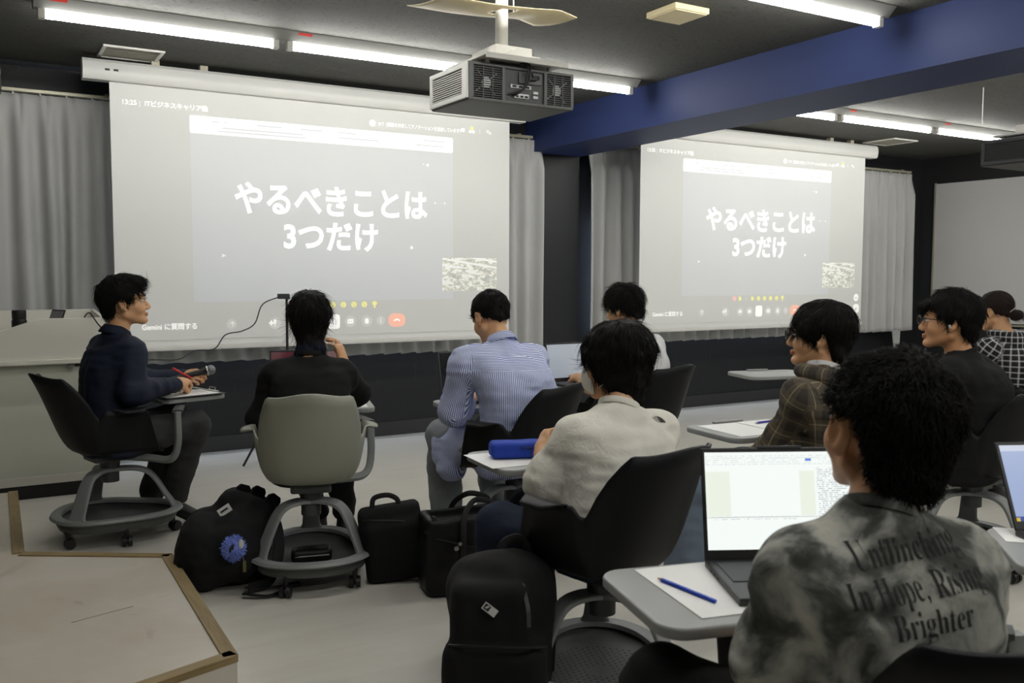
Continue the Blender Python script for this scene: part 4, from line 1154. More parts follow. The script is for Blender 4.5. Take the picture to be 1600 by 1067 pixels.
p = c-r*.08+f*.10; sheet('paper_sheet', 'printed sheet on the tray at the right edge of the photo', p.x, p.y, .297, .13, 45, lines=True)
# clipboard and presenter things
cl = thing('clipboard', 'black clipboard with a printed page on the navy-jacketed man tray', 'clipboard', (.965, 5.005, TZ+.004), -R_(74))
B().box((-.125, -.165, 0), (.125, .165, .004), .001).obj('board', M_black, cl)
B().box((-.108, -.155, .0045), (.108, .14, .0055)).obj('sheet', M_paper, cl)
b = B()
for i in range(14): b.box((-.085, .11-.017*i, .0055), (-.085+.17*(.55+.45*((i*37) % 10)/10), .1125-.017*i, .0058))
b.obj('printed_text', bpy.data.materials['print_grey'], cl)['kind'] = 'stuff'
b = B().box((-.05, .138, .004), (.05, .165, .010), .002); b.tube([(-.03, .15, .010), (-.03, .155, .024), (.03, .155, .024), (.03, .15, .010)], .0025, 6); b.obj('clip', M_steel, cl)

# ---------------------------------------------------------------- laptops
M_lap = mat('laptop_black', rgb(34, 35, 37), .4)
M_key = mat('keyboard_dark', rgb(46, 48, 52), .5)
def m_doc(name, bright, kind):
    k = NT(name); b = k.b; v = k.coord('Generated'); sep = k.n('ShaderNodeSeparateXYZ'); k.l(v, sep.inputs[0])
    x, z = sep.outputs['X'], sep.outputs['Z']
    white = (.95, 1.0, .97, 1) if kind == 'doc' else (.66, .72, .90, 1)
    row = k.math('FLOOR', k.math('MULTIPLY', z, 46)); wn = k.n('ShaderNodeTexNoise'); wn.inputs['Scale'].default_value = 60
    cm = k.n('ShaderNodeCombineXYZ'); k.l(k.math('MULTIPLY', x, 1.0), cm.inputs[0]); k.l(k.math('MULTIPLY', row, .37), cm.inputs[1]); k.l(cm.outputs[0], wn.inputs['Vector'])
    fr = k.math('FRACT', k.math('MULTIPLY', z, 46))
    ink = k.math('MULTIPLY', k.math('GREATER_THAN', wn.outputs['Fac'], .48), k.math('LESS_THAN', fr, .40))
    def band(a, lo, hi): return k.math('MULTIPLY', k.math('GREATER_THAN', a, lo), k.math('LESS_THAN', a, hi))
    if kind == 'doc':
        side = k.math('MULTIPLY', band(x, .735, .98), band(z, .08, .83)); bar = band(z, .86, .97); foot = k.math('MULTIPLY', band(z, .30, .34), band(x, .03, .6))
        m = k.math('MAXIMUM', k.math('MULTIPLY', side, .8), k.math('MAXIMUM', k.math('MULTIPLY', bar, .35), k.math('MULTIPLY', foot, .5)))
        panel = k.math('MULTIPLY', k.math('SUBTRACT', 1.0, band(x, .16, .62)), k.math('MULTIPLY', band(z, .34, .80), k.math('LESS_THAN', x, .72)))
        base = k.mix(panel, white, (.86, .92, .80, 1))
        line = band(z, .325, .332); base = k.mix(k.math('MULTIPLY', line, k.math('LESS_THAN', x, .73)), base, (.55, .60, .58, 1))
        btn = k.math('MULTIPLY', band(x, .665, .705), band(z, .905, .93)); 
        c = k.mix(k.math('MULTIPLY', ink, m), base, (.34, .40, .44, 1)); c = k.mix(btn, c, (.10, .22, .75, 1))
    else:
        side = k.math('MULTIPLY', band(x, .30, .95), band(z, .12, .90)); base = k.mix(band(x, .24, .97), (.42, .52, .80, 1), white)
        base = k.mix(k.math('GREATER_THAN', z, .92), base, (.70, .76, .92, 1))
        c = k.mix(k.math('MULTIPLY', k.math('MULTIPLY', ink, side), .6), base, (.25, .3, .42, 1))
        c = k.mix(k.math('LESS_THAN', z, .06), c, (.06, .10, .45, 1)); c = k.mix(k.math('MULTIPLY', k.math('LESS_THAN', z, .045), k.math('LESS_THAN', x, .03)), c, (.8, .6, .05, 1))
    b.inputs['Base Color'].default_value = (.02, .02, .02, 1); b.inputs['Roughness'].default_value = .25
    k.l(c, b.inputs['Emission Color']); b.inputs['Emission Strength'].default_value = bright; return k.m
M_off = mat('screen_off', rgb(10, 10, 11), .12, spec=.6)
M_bluegrey = mat('screen_pale', rgb(120, 128, 140), .2, emit=((.60, .66, .74, 1), .32))
M_scr_red = mat('screen_dark_red', rgb(20, 16, 18), .2, emit=((.25, .05, .07, 1), .25))
def laptop(label, hinge, heading, W, D, Hs, open_deg, screen, body=None, deck=None, name='laptop', lidback=False):
    """origin at the hinge middle; the keyboard runs to -y, the lid rises from the hinge"""
    body = body or M_lap
    t = thing(name, label, 'laptop', hinge, -R_(heading))
    b = B().box((-W/2, -D, 0), (W/2, .004, .016), .004); kb = b.obj('keyboard_base', body, t)
    b = B().box((-W/2+.018, -D*.60, .0155), (W/2-.018, -.025, .0175)); b.obj('keyboard', deck or M_key, kb)
    b = B().box((-.05, -D+.012, .0155), (.05, -D*.66, .0168)); b.obj('touchpad', deck or M_key, kb)
    for i, y in enumerate((-.05, -.075, -.10)): B().box((-W/2-.0006, y-.006, .005), (-W/2+.002, y+.006, .010)).obj('side_port', M_ink, kb)
    Mx = Matrix.Translation((0, 0, .014)) @ Matrix.Rotation(R_(-(open_deg-90)), 4, 'X')
    b = B().box((-W/2, -.002, 0), (W/2, .006, Hs), .003, M=Mx); ld = b.obj('lid', body, t)
    b = B(); b.box((-W/2+.008, -.0028, .022), (W/2-.008, -.0019, Hs-.010)); o = b.obj('screen', screen, ld); o.matrix_local = Mx
    b = B().box((-.05, -.0035, Hs-.004), (.05, .0065, Hs+.004), .002, M=Mx); b.obj('camera_bar', body, ld)
    return t
laptop('open laptop with a glowing white document in front of the tie-dye shirt', (1.530, 1.395, TZ+.0012), 27, .36, .245, .245, 103, m_doc('laptop_doc', .96, 'doc'))
laptop('open laptop at the right edge showing a bluish document', (2.345, 1.20, TZ+.0012), 25, .33, .22, .225, 116, m_doc('laptop_sheet', .75, 'sheet'))
laptop('black laptop with dark screen on the tray left of the striped shirt', (2.24, 4.18, TZ), 2, .35, .235, .235, 104, M_off, deck=mat('deck_blue', rgb(48, 66, 120), .4))
laptop('laptop with pale blue screen behind the striped shirt shoulder', (3.06, 4.44, TZ), 0, .34, .23, .23, 104, M_bluegrey)
laptop('laptop hidden behind the woman in black, only its reddish screen rim showing', (1.435, 4.42, TZ+.012), 16, .36, .22, .240, 104, M_scr_red)
laptop('dark laptop lid at the far right in front of the woman in checks', (5.80, 3.37, TZ), -35, .33, .22, .225, 110, M_off, body=mat('laptop_silver', rgb(120, 121, 122), .35))

# ---------------------------------------------------------------- webcam on a tripod in front of the woman in black, with its cable
t = thing('camera_tripod', 'thin black tripod standing between the woman in black and the screen', 'tripod', (1.845, 6.10, 0))
b = B().cyl((0, 0, .33), (0, 0, 1.15), .010, .008, n=12).cyl((0, 0, .60), (0, 0, .62), .016, n=12); b.obj('centre_pole', M_black, t)
for a in (152, 272, 32):
    d = Vector((math.cos(R_(a)), math.sin(R_(a)), 0))
    B().tube([d*.015+Vector((0, 0, .55)), d*.31+Vector((0, 0, .008))], .008, 8).obj('tripod_leg', M_black, t)
b = B().box((-.06, -.03, 1.15), (.015, .02, 1.185), .006); b.obj('webcam', M_black, t)
def cab(name, label, pts, r): return tag(B().tube(smooth_path(pts, 8), r, 7).obj(name, M_black, smooth=True), label, 'cable')
cab('camera_cable', 'long thin black cable sagging from the tripod camera to behind the navy-jacketed man',
    [(1.79, 6.08, 1.165), (1.668, 6.05, 1.116), (1.601, 6.0, .995), (1.504, 5.95, .95), (1.388, 5.9, .932), (1.306, 5.85, .85), (1.173, 5.8, .846), (1.074, 5.75, .804), (.912, 5.7, .812), (.819, 5.65, .824), (.763, 5.62, .88), (.70, 5.64, .95), (.64, 5.76, 1.02), (.61, 5.95, 1.085), (.59, 6.10, 1.03), (.58, 6.14, .947)], .004)
# ------------------------------------------------------------------ people
def m_skin(name, c):
    k = NT(name); b = k.b; v = k.coord(); n = k.noise(v, 30, 3)
    c0 = tuple(x*.93 for x in c[:3])+(1,); c1 = tuple(min(1, x*1.05) for x in c[:3])+(1,)
    k.l(k.ramp(n, [(.3, c0), (.7, c1)]), b.inputs['Base Color']); b.inputs['Roughness'].default_value = .5
    b.inputs['Subsurface Weight'].default_value = .12; b.inputs['Subsurface Radius'].default_value = (.012, .005, .003); b.inputs['Subsurface Scale'].default_value = .5
    return k.m
M_skin = m_skin('skin', rgb(206, 158, 116))
M_skin2 = m_skin('skin_warm', rgb(198, 146, 104))
M_lip = mat('lip', rgb(184, 124, 98), .5)
def m_hair(name, c):
    k = NT(name); b = k.b; b.inputs['Base Color'].default_value = c; b.inputs['Roughness'].default_value = .6; b.inputs['Specular IOR Level'].default_value = .12
    return k.m
M_hair = m_hair('hair_black', rgb(19, 18, 17)); M_hair_brown = m_hair('hair_dark_brown', rgb(38, 30, 27)); M_hair_teal = m_hair('hair_blue_black', rgb(26, 32, 42))
M_eye = mat('eye_white', rgb(210, 205, 198), .3); M_iris = mat('iris', rgb(30, 20, 16), .3)
def m_cloth(name, col, rough=.85, sc=34, st=.35):
    k = NT(name); b = k.b; v = k.coord(); n1 = k.noise(v, sc, 4, .55, .8)
    c0 = tuple(x*.9 for x in col[:3])+(1,); c1 = tuple(min(1, x*1.06) for x in col[:3])+(1,)
    k.l(k.ramp(k.noise(v, 9, 3), [(.3, c0), (.7, c1)]), b.inputs['Base Color']); b.inputs['Roughness'].default_value = rough
    b.inputs['Specular IOR Level'].default_value = .2; k.bump(n1, st, .006); return k.m
def uvw(k, su, sv):
    tc = k.n('ShaderNodeUVMap'); tc.uv_map = 'weave'; sep = k.n('ShaderNodeSeparateXYZ'); k.l(tc.outputs[0], sep.inputs[0]); return sep.outputs['X'], sep.outputs['Y']
def m_stripe():
    k = NT('shirt_blue_stripe'); b = k.b; u, v = uvw(k, 1, 1)
    yoke = k.math('GREATER_THAN', v, .892); uu = k.math('ADD', k.math('MULTIPLY', u, k.math('SUBTRACT', 1.0, yoke)), k.math('MULTIPLY', v, yoke))
    s = k.math('SINE', k.math('MULTIPLY', uu, 2*math.pi/.0062)); f = k.ramp(k.math('ADD', k.math('MULTIPLY', s, .5), .5), [(.42, rgb(96, 116, 190)), (.58, rgb(226, 230, 238))])
    k.l(f, b.inputs['Base Color']); b.inputs['Roughness'].default_value = .8; k.bump(k.noise(k.coord(), 30, 4, .55, .8), .4, .006); return k.m
def m_plaid(name, base, dark, line, period, lw):
    k = NT(name); b = k.b; u, v = uvw(k, 1, 1)
    def tri(a, per, off=0): return k.math('FRACT', k.math('ADD', k.math('DIVIDE', a, per), 100.0+off))
    def bandm(a, lo, hi): return k.math('MULTIPLY', k.math('GREATER_THAN', a, lo), k.math('LESS_THAN', a, hi))
    fu, fv = tri(u, period), tri(v, period)
    wide = k.math('ADD', k.math('MULTIPLY', bandm(fu, .30, .75), .5), k.math('MULTIPLY', bandm(fv, .30, .75), .5))
    c = k.mix(wide, base, dark)
    ln = k.math('MAXIMUM', bandm(fu, .02, .02+lw), bandm(fv, .02, .02+lw)); both = k.math('MULTIPLY', bandm(fu, .02, .02+lw), bandm(fv, .02, .02+lw))
    c = k.mix(k.math('ADD', k.math('MULTIPLY', ln, .55), k.math('MULTIPLY', both, .45)), c, line)
    k.l(c, b.inputs['Base Color']); b.inputs['Roughness'].default_value = .9; k.bump(k.noise(k.coord(), 30, 4, .55, .8), .4, .006); return k.m
def m_tiedye():
    k = NT('tee_tie_dye'); b = k.b; v = k.coord()
    w = k.n('ShaderNodeTexNoise'); k.l(v, w.inputs['Vector']); w.inputs['Scale'].default_value = 5; w.inputs['Detail'].default_value = 3
    mp = k.n('ShaderNodeMix'); mp.data_type = 'RGBA'; mp.inputs[0].default_value = .12; k.l(v, mp.inputs[6]); k.l(w.outputs['Color'], mp.inputs[7])
    n = k.noise(mp.outputs[2], 13, 5, .55, .4)
    c = k.ramp(n, [(.33, rgb(62, 64, 60)), (.44, rgb(92, 94, 90)), (.50, rgb(132, 134, 128)), (.57, rgb(162, 163, 155)), (.66, rgb(186, 185, 175))])
    k.l(c, b.inputs['Base Color']); b.inputs['Roughness'].default_value = .92; b.inputs['Specular IOR Level'].default_value = .15
    k.bump(k.noise(k.coord('Object', (1, 1, .6)), 16, 4, .5, 1.0), .45, .012); return k.m

M_shoe = mat('shoe_black', rgb(22, 22, 23), .5)
M_shoe_red = mat('shoe_dark_red', rgb(112, 26, 24), .6)
def hdir(h, p=0, r=0):
    """frame rows: right, forward, up for heading h (deg, clockwise from +y), pitch up p, roll r"""
    h, p, r = R_(h), R_(p), R_(r)
    f = V3(math.sin(h)*math.cos(p), math.cos(h)*math.cos(p), math.sin(p)); rt = V3(math.cos(h), -math.sin(h), 0); up = np.cross(rt, f)
    return np.array([rt*math.cos(r)+up*math.sin(r), f, up*math.cos(r)-rt*math.sin(r)])

def add_head(s, c, F, sc=1.0, es=1.0):
    W = lambda x, y, z: c+(F[0]*x+F[1]*y+F[2]*z)*sc
    E = lambda p, r, k=.015, op='add': s.ell(W(*p), V3(*r)*sc, F, k*sc, op)
    E((0, -.018, .022), (.075, .095, .090), .0)
    E((0, .028, -.028), (.063, .062, .080), .02)
    E((0, .044, .036), (.061, .044, .048), .02)
    for q in (-1, 1):
        s.cone(W(q*.050, -.005, -.058), W(q*.014, .066, -.097), .020*sc, .018*sc, .02*sc)
        E((q*.036, .055, -.034), (.026, .026, .026), .02)
    s.cone(W(-.034, .078, .018), W(.034, .078, .018), .011*sc, .011*sc, .018*sc)
    E((0, .077, -.098), (.020, .017, .015), .012)
    for q in (-1, 1): E((q*.031, .097, -.001), (.016, .012, .008), .012, 'cut')
    s.cone(W(0, .087, .004), W(0, .104, -.034), .007*sc, .0105*sc, .010*sc); E((0, .1035, -.036), (.0105, .0095, .0095), .006)
    for q in (-1, 1): E((q*.011, .096, -.041), (.0085, .010, .008), .006)
    E((0, .0905, -.0645), (.022, .0085, .0055), .004); E((0, .0895, -.0735), (.018, .0085, .0062), .004)
    for q in (-1, 1):
        t = R_(18)*q
        Fe = np.array([F[0]*math.cos(t)-F[1]*math.sin(t)*1, F[1]*math.cos(t)+F[0]*math.sin(t), F[2]])
        s.ell(W(q*(.0785+.007*(es-1)*5), -.012, -.006), V3(.0085, .020*es, .033*es)*sc, Fe, .004*sc)
        s.ell(W(q*(.0875+.007*(es-1)*5), -.006, -.006), V3(.0075, .011*es, .020*es)*sc, Fe, .004*sc, 'cut')
        s.ell(W(q*.076, -.003, -.036), V3(.007, .009, .010)*sc, F, .006*sc)

def add_hand(s, wrist, d, nrm, side, curl=.5, thumb=.5, sc=1.0, spread=.12):
    """wrist point, d fingers direction, nrm palm normal (towards the palm side), side = +1 when the thumb lies at cross(d,nrm)"""
    d = unit(d); nrm = unit(nrm-d*(nrm@d)); t = np.cross(d, nrm)*side   # thumb side
    s.cone(wrist-d*.01, wrist+d*.03, .026*sc, .030*sc, .015)
    Fp = np.array([t, d, nrm])
    s.ell(wrist+d*.052*sc, V3(.041, .052, .017)*sc, Fp, .012)
    s.ell(wrist+d*.040*sc+t*.022*sc+nrm*.010*sc, V3(.020, .034, .016)*sc, Fp, .012)
    lens = (.090, .098, .092, .072); offs = (.031, .0105, -.0105, -.030); base = (.086, .092, .088, .078); cc = curl if hasattr(curl, '__len__') else [curl]*4
    for i in range(4):
        p = wrist+d*base[i]*sc+t*offs[i]*sc; q = d*math.cos(spread*offs[i]*8)+t*math.sin(spread*offs[i]*8)
        r = (.0092, .0095, .0090, .0080)[i]*sc; a = 0; prev = p-q*.02*sc
        seg = (.45, .30, .25); bend = (60, 75, 45)
        s.cone(prev, p, r*1.1, r*1.08, .006)
        for j in range(3):
            a += R_(bend[j])*cc[i]
            e = p+(q*math.cos(a)+nrm*math.sin(a))*lens[i]*seg[j]*sc
            s.cone(p, e, r*(1.04-.08*j), r*(.96-.09*j), .0025); p = e
    a0 = wrist+d*.022*sc+t*.026*sc+nrm*.006*sc
    a1 = a0+unit(d*.60+t*(.75-.35*thumb)+nrm*(.35+.35*thumb))*.040*sc; a2 = a1+unit(d*(.85)+t*(.25-.55*thumb)+nrm*(.25+.45*thumb))*.032*sc; a3 = a2+unit(d*(.95)+t*(.05-.75*thumb)+nrm*(.1+.3*thumb))*.026*sc
    s.chain([a0, a1, a2, a3], [.0145*sc, .0115*sc, .0105*sc, .0082*sc], .006)

def seg_param(p, a, b):
    ab = b-a; t = np.clip(((p-a)@ab)/(ab@ab), 0, 1); q = a+t[:, None]*ab; return t, np.linalg.norm(p-q, axis=1), q
def set_uv(o, V, J, right, fwd):
    """weave coordinates in metres: torso by width and height, sleeves by turn and length"""
    c = (J['neck']+J['pel'])/2; r0 = V-c
    u = np.arctan2(r0@right, -(r0@fwd))*.150; v = V[:, 2].copy()
    if J.get('drape'):
        t0, d0, q0 = seg_param(V, J['hiL'], J['knL']); msk = (V[:, 2] < J['pel'][2]+.09) & (t0 > .30) & (d0 < .22)
        ax = unit(J['knL']-J['hiL']); e1 = unit(np.cross(ax, V3(0, 0, 1))); r = V[msk]-J['hiL']
        u[msk] = r@ax*1.0; v[msk] = r@e1
    for sd in 'LR':
        sh, el, wr = J['sh'+sd], J['el'+sd], J['wr'+sd]
        t1, d1, _ = seg_param(V, sh, el); t2, d2, _ = seg_param(V, el, wr)
        lat = ((V-J['neck'])@right)*(1 if sd == 'R' else -1)
        use = (np.minimum(d1, d2) < .088) & ((lat > J['sw']+.005) | (t2 > .15) & (d2 < d1) )
        up = d1 <= d2
        for msk, a, b, off in ((use & up, sh, el, 0), (use & ~up, el, wr, np.linalg.norm(el-sh))):
            ax = unit(b-a); e1 = unit(np.cross(ax, V3(0, 0, 1))+1e-6); e2 = np.cross(ax, e1); r = V[msk]-a
            ang = np.arctan2(r@e1, r@e2); u[msk] = ang*.055; v[msk] = r@ax+off+.3
    me = o.data; uvl = me.uv_layers.new(name='weave'); li = np.zeros(len(me.loops), dtype=np.int32); me.loops.foreach_get('vertex_index', li)
    uvl.data.foreach_set('uv', np.stack([u[li], v[li]], 1).astype(np.float32).ravel())

def grid_for(pts, pad, coarse, fine, boxes):
    pts = np.array(pts); lo, hi = pts.min(0)-pad, pts.max(0)+pad; lo[2] = max(lo[2], -.02)
    return [axis(lo[i], hi[i], coarse, fine, [(b[0][i], b[1][i]) for b in boxes]) for i in range(3)]

def hair_mesh(parent, c, F, sp, sc, seed):
    th = sp.get('th', (.020, .018, .022)); lim = sp['lim']; R = .19*sc
    ax = [np.arange(c[i]-R-(.10 if i == 2 else 0), c[i]+R, .0045*sc+.0003) for i in range(3)]
    s = SDF(ax); X, Y, Z = ax[0][:, None, None]-c[0], ax[1][None, :, None]-c[1], ax[2][None, None, :]-c[2]
    x, y, z = [(f[0]*X+f[1]*Y+f[2]*Z)/sc for f in F]
    rx, ry, rz = .075+th[0], .095+th[1], .090+th[2]; yc = -.018+sp.get('yoff', 0)
    below = np.maximum(0, .022-z); tp = 1-sp.get('taper', .25)*np.clip(below/.12, 0, 1.4)
    zz = np.where(z > .022, (z-.022)/rz, 0); bx = sp.get('pow', 2.1)
    q = (np.abs(x/(rx*tp))**bx+np.abs((y-yc)/(ry*tp))**bx+np.abs(zz)**bx)**(1/bx)
    d = (q-1)*.085
    az = np.degrees(np.arctan2(x, y-yc)); part = sp.get('part', 0)
    A = np.array([l[0] for l in lim]); L = np.array([l[1] for l in lim])
    if sp.get('asym'):
        zl = np.interp(az, A, L)
    else: zl = np.interp(np.abs(az), A, L)
    rn = np.random.RandomState(seed); ph = rn.rand(6)*6.28
    zl = zl+sp.get('rag', .005)*(np.sin(az*.21+ph[0])+.7*np.sin(az*.47+ph[1])+.5*np.sin(az*.83+ph[2]))*np.clip(1.2-np.abs(az)/240, .4, 1)
    k = .012; a, b = d, zl-z; h = np.maximum(k-np.abs(a-b), 0)/k; d = np.maximum(a, b)+h*h*k*.25
    s.v = (d*sc).astype(np.float32)
    W = lambda p: c+(F[0]*p[0]+F[1]*p[1]+F[2]*p[2])*sc
    for p, r, kk in sp.get('add', []): s.ell(W(p), V3(*r)*sc, F, kk*sc)
    for p, r, kk in sp.get('cut', []): s.ell(W(p), V3(*r)*sc, F, kk*sc, 'cut')
    s.noise(sp.get('nz', .004), .028, seed).noise(sp.get('nz', .004)*.6, .012, seed+1)
    V, Fc = s.mesh(2)
    m = sp.get('m', M_hair)
    # strands
    e1 = V[Fc[:, 1]]-V[Fc[:, 0]]; e2 = V[Fc[:, 2]]-V[Fc[:, 0]]; fn = np.cross(e1, e2); N = np.zeros_like(V)
    for i in range(4): np.add.at(N, Fc[:, i], fn)
    N /= np.linalg.norm(N, axis=1)[:, None]+1e-12
    cen = V.mean(0)
    rn = np.random.RandomState(seed+5); n = sp.get('n', 1300); idx = rn.choice(len(V), min(n, len(V)), replace=False)
    crown = W(sp.get('crown', (0, -.06, .12)))
    down = -F[2]
    SV = []; SF = []
    Ls = sp.get('len', .05)*sc; lift = sp.get('lift', .004)*sc
    for i in idx:
        p, nn = V[i], N[i]
        if (p-c)@F[2] < -.02 and nn@F[2] < -.6: continue
        d0 = p-crown; d0 = unit(d0)+down*sp.get('grav', .5); d0 += rn.randn(3)*sp.get('mess', .25); d0 = unit(d0-nn*(d0@nn))
        L = Ls*(.6+.8*rn.rand()); w = .0015*sc*(.7+.6*rn.rand()); sd = np.cross(nn, d0); lf = lift*(.3+1.4*rn.rand())
        o = len(SV); M = 4
        pp = p-nn*.003
        for k in range(M):
            f = k/(M-1); cn = pp+d0*L*f+nn*(lf*math.sin(f*2.2)+.003)+(-nn*.30*L*f*f*(1-sp.get('stick', .0)))+down*sp.get('droop', .0)*L*f*f
            ww = w*(1-.85*f)
            SV += [cn+sd*ww, cn-sd*ww, cn+nn*ww*.7]
        for k in range(M-1):
            a, b2 = o+3*k, o+3*k+3
            SF += [(a, a+1, b2+1, b2), (a+1, a+2, b2+2, b2+1), (a+2, a, b2, b2+2)]
    nv = len(V); V = np.concatenate([V, np.array(SV)]); Fc = np.concatenate([Fc, np.array(SF, dtype=Fc.dtype)+nv])
    o = mesh_obj('hair', V, Fc, m, parent)
    if sp.get('tip'):
        zt = sp['tip'][0]; me = o.data; me.materials.append(sp['tip'][1])
        zc = ((V[Fc].mean(1)-c)@F[2])/sc; me.polygons.foreach_set('material_index', (zc < zt).astype(np.int32)); me.update()
    return o

def tshift(p, *a): return np.asarray(p, float)
PEOPLE = {}
def person(key, label, base, P):
    B0 = V3(base[0], base[1], 0); w = lambda p: V3(*p)-B0
    sc = P.get('sc', 1.0); right, fwd, up = hdir(P['hs']); rb, fb, _ = hdir(P['hb'])
    pel, neck, head = w(P['pelvis']), w(P['neck']), w(P['head']); F = hdir(P['hh'], P.get('hp', 0), P.get('hr', 0))
    hsn = P.get('head_sc', 1.0); sw = P.get('sw', .17)
    J = dict(neck=neck, sw=sw, pel=pel, drape=P.get('drape'))
    shd = P.get('drop', .062)
    J['shL'] = neck-right*sw-V3(0, 0, shd)+fwd*P.get('shf', .0); J['shR'] = neck+right*sw-V3(0, 0, shd)+fwd*P.get('shf', .0)
    for k in ('elL', 'wrL', 'elR', 'wrR', 'knL', 'anL', 'knR', 'anR'): J[k] = w(P[k])
    J['hiL'] = pel-rb*.092; J['hiR'] = pel+rb*.092
    tri = neck-pel; hun = P.get('hunch', .03)
    S = [pel-V3(0, 0, .055), pel+tri*.12, pel+tri*.42-fb*hun*.8, pel+tri*.72-fwd*hun, pel+tri*.90-fwd*hun*.5]
    sides = [rb, rb, unit(rb+right), right, right]
    ab = [(.150, .110), (.155, .112), (.135, .098), (.155, .110), (.135, .085)]
    kA = P.get('girth', 1.0)
    ab = [(a*kA, b*kA) for a, b in ab]
    hands = [J['wrL'], J['wrR']]; hd = {}
    for sd in 'LR':
        d = w(P['hd'+sd])-J['wr'+sd] if ('hd'+sd) in P else J['wr'+sd]-J['el'+sd]; hd[sd] = unit(d)
    boxes = [(head-.135*hsn-V3(0, 0, .02), head+.135*hsn)]
    fineh = P.get('fine_hands', False)
    if fineh: boxes += [(J['wr'+s]+hd[s]*.07-.10, J['wr'+s]+hd[s]*.07+.10) for s in 'LR']
    pts = [pel-V3(.22, .22, .10), pel+V3(.22, .22, .1), neck-V3(.25, .25, 0), neck+V3(.25, .25, 0), head+V3(0, 0, .13), J['elL'], J['elR'], J['wrL']+hd['L']*.2, J['wrR']+hd['R']*.2, J['knL'], J['knR'], J['anL'], J['anR'], J['anL']+V3(0, 0, -.08), J['anR']+V3(0, 0, -.08)]
    g = grid_for(pts, .13, P.get('coarse', .013), P.get('fine', .0045), boxes)
    s = SDF(g)
    s.loft(S, sides, [(a*.86, b*.84) for a, b in ab], .03)
    s.cone(neck-V3(0, 0, .03), neck-V3(0, 0, .12), .066, .09, .03)
    for sd in 'LR':
        s.cone(neck-V3(0, 0, .02), J['sh'+sd], .038, .046, .03); s.chain([J['sh'+sd], J['el'+sd], J['wr'+sd]], [.044, .038, .027], .02)
        add_hand(s, J['wr'+sd], hd[sd], V3(*P.get('pn'+sd, (0, 0, -1))), (1 if sd == 'L' else -1)*P.get('ts'+sd, 1), P.get('curl'+sd, .45), P.get('thumb'+sd, .5), P.get('hand_sc', 1.0))
        s.chain([J['hi'+sd], J['kn'+sd], J['an'+sd]], [.082, .056, .040], .03)
        toe = unit((J['kn'+sd]-J['hi'+sd])*V3(1, 1, 0)) if ('toe'+sd) not in P else unit((w(P['toe'+sd])-J['an'+sd])*V3(1, 1, 0)); s.cone(J['an'+sd]-V3(0, 0, .045), J['an'+sd]-V3(0, 0, .055)+toe*.03, .026, .020, .02)
    s.cone(head+(F[1]*-.024+F[2]*-.055)*hsn, neck+V3(0, 0, -.03), .050*hsn, .055, .03)
    add_head(s, head, F, hsn, P.get('ear', 1.0))
    V, Fc = s.mesh(1)
    W = lambda x, y, z: head+(F[0]*x+F[1]*y+F[2]*z)*hsn
    root = mesh_obj('person', V, Fc, P.get('skin', M_skin), None, loc=(B0[0], B0[1], 0))
    me = root.data; me.materials.append(M_lip)
    loc = ((V[Fc].mean(1)-head)@F.T)/hsn
    li = (np.abs(loc[:, 0]) < .021) & (loc[:, 1] > .088) & (loc[:, 2] < -.0590) & (loc[:, 2] > -.0795)
    me.polygons.foreach_set('material_index', li.astype(np.int32)); me.update()
    tag(root, label, 'person')
    if P.get('face', True):
        for q in (-1, 1):
            b = B(); b.sphere(W(q*.031, .0785, -.001), tuple(V3(.0135, .0135, .0078)*hsn), 14, 10, M=Matrix(np.array([F[0], F[1], F[2]]).T)); b.mi = 1
            b.sphere(W(q*.031, .0848, -.001), tuple(V3(.0062, .0085, .0062)*hsn), 10, 8, M=Matrix(np.array([F[0], F[1], F[2]]).T))
            b.obj('eye', None, root, smooth=True, mats=[M_eye, M_iris])
            B().tube([W(q*.016, .0935, .004), W(q*.026, .0965, .0085), W(q*.038, .094, .0075), W(q*.047, .087, .002)], .0016*hsn, 6).obj('eyelid', M_iris, root, smooth=True)
            B().tube([W(q*.012, .0955, .020), W(q*.026, .0965, .0255), W(q*.040, .090, .0255), W(q*.052, .080, .019)], [.0022, .0034, .003, .0012], 7).obj('eyebrow', P.get('hair', {}).get('m', M_hair), root, smooth=True)
    # ---- top garment
    loose = P.get('loose', .014); hem = P.get('hem', .07); vox = P.get('vox', .009); sl = P.get('sleeve', 'long'); slr = P.get('slr', .016)
    pts = [pel-V3(.24, .24, hem), pel+V3(.24, .24, .1), neck-V3(.26, .26, 0), neck+V3(.26, .26, .09), J['elL'], J['elR']]+([J['wrL'], J['wrR']] if sl == 'long' else [])
    if P.get('drape'): pts += [J['knL']+V3(0, 0, -.15), J['hiL']]
    g = grid_for(pts, .10, vox, vox, [])
    s = SDF(g); S2 = [pel-V3(0, 0, hem)]+S[1:]
    a2 = [(a+loose*(1.25 if i < 3 else 1.0)+(.016 if i == 2 else 0), b+loose+(.012 if i == 2 else 0)) for i, (a, b) in enumerate(ab)]
    a2[0] = (a2[0][0]+.01, a2[0][1]+.01)
    s.loft(S2, sides, a2, .04)
    s.cone(neck-V3(0, 0, .035), neck-V3(0, 0, .13), .070, .100, .05)
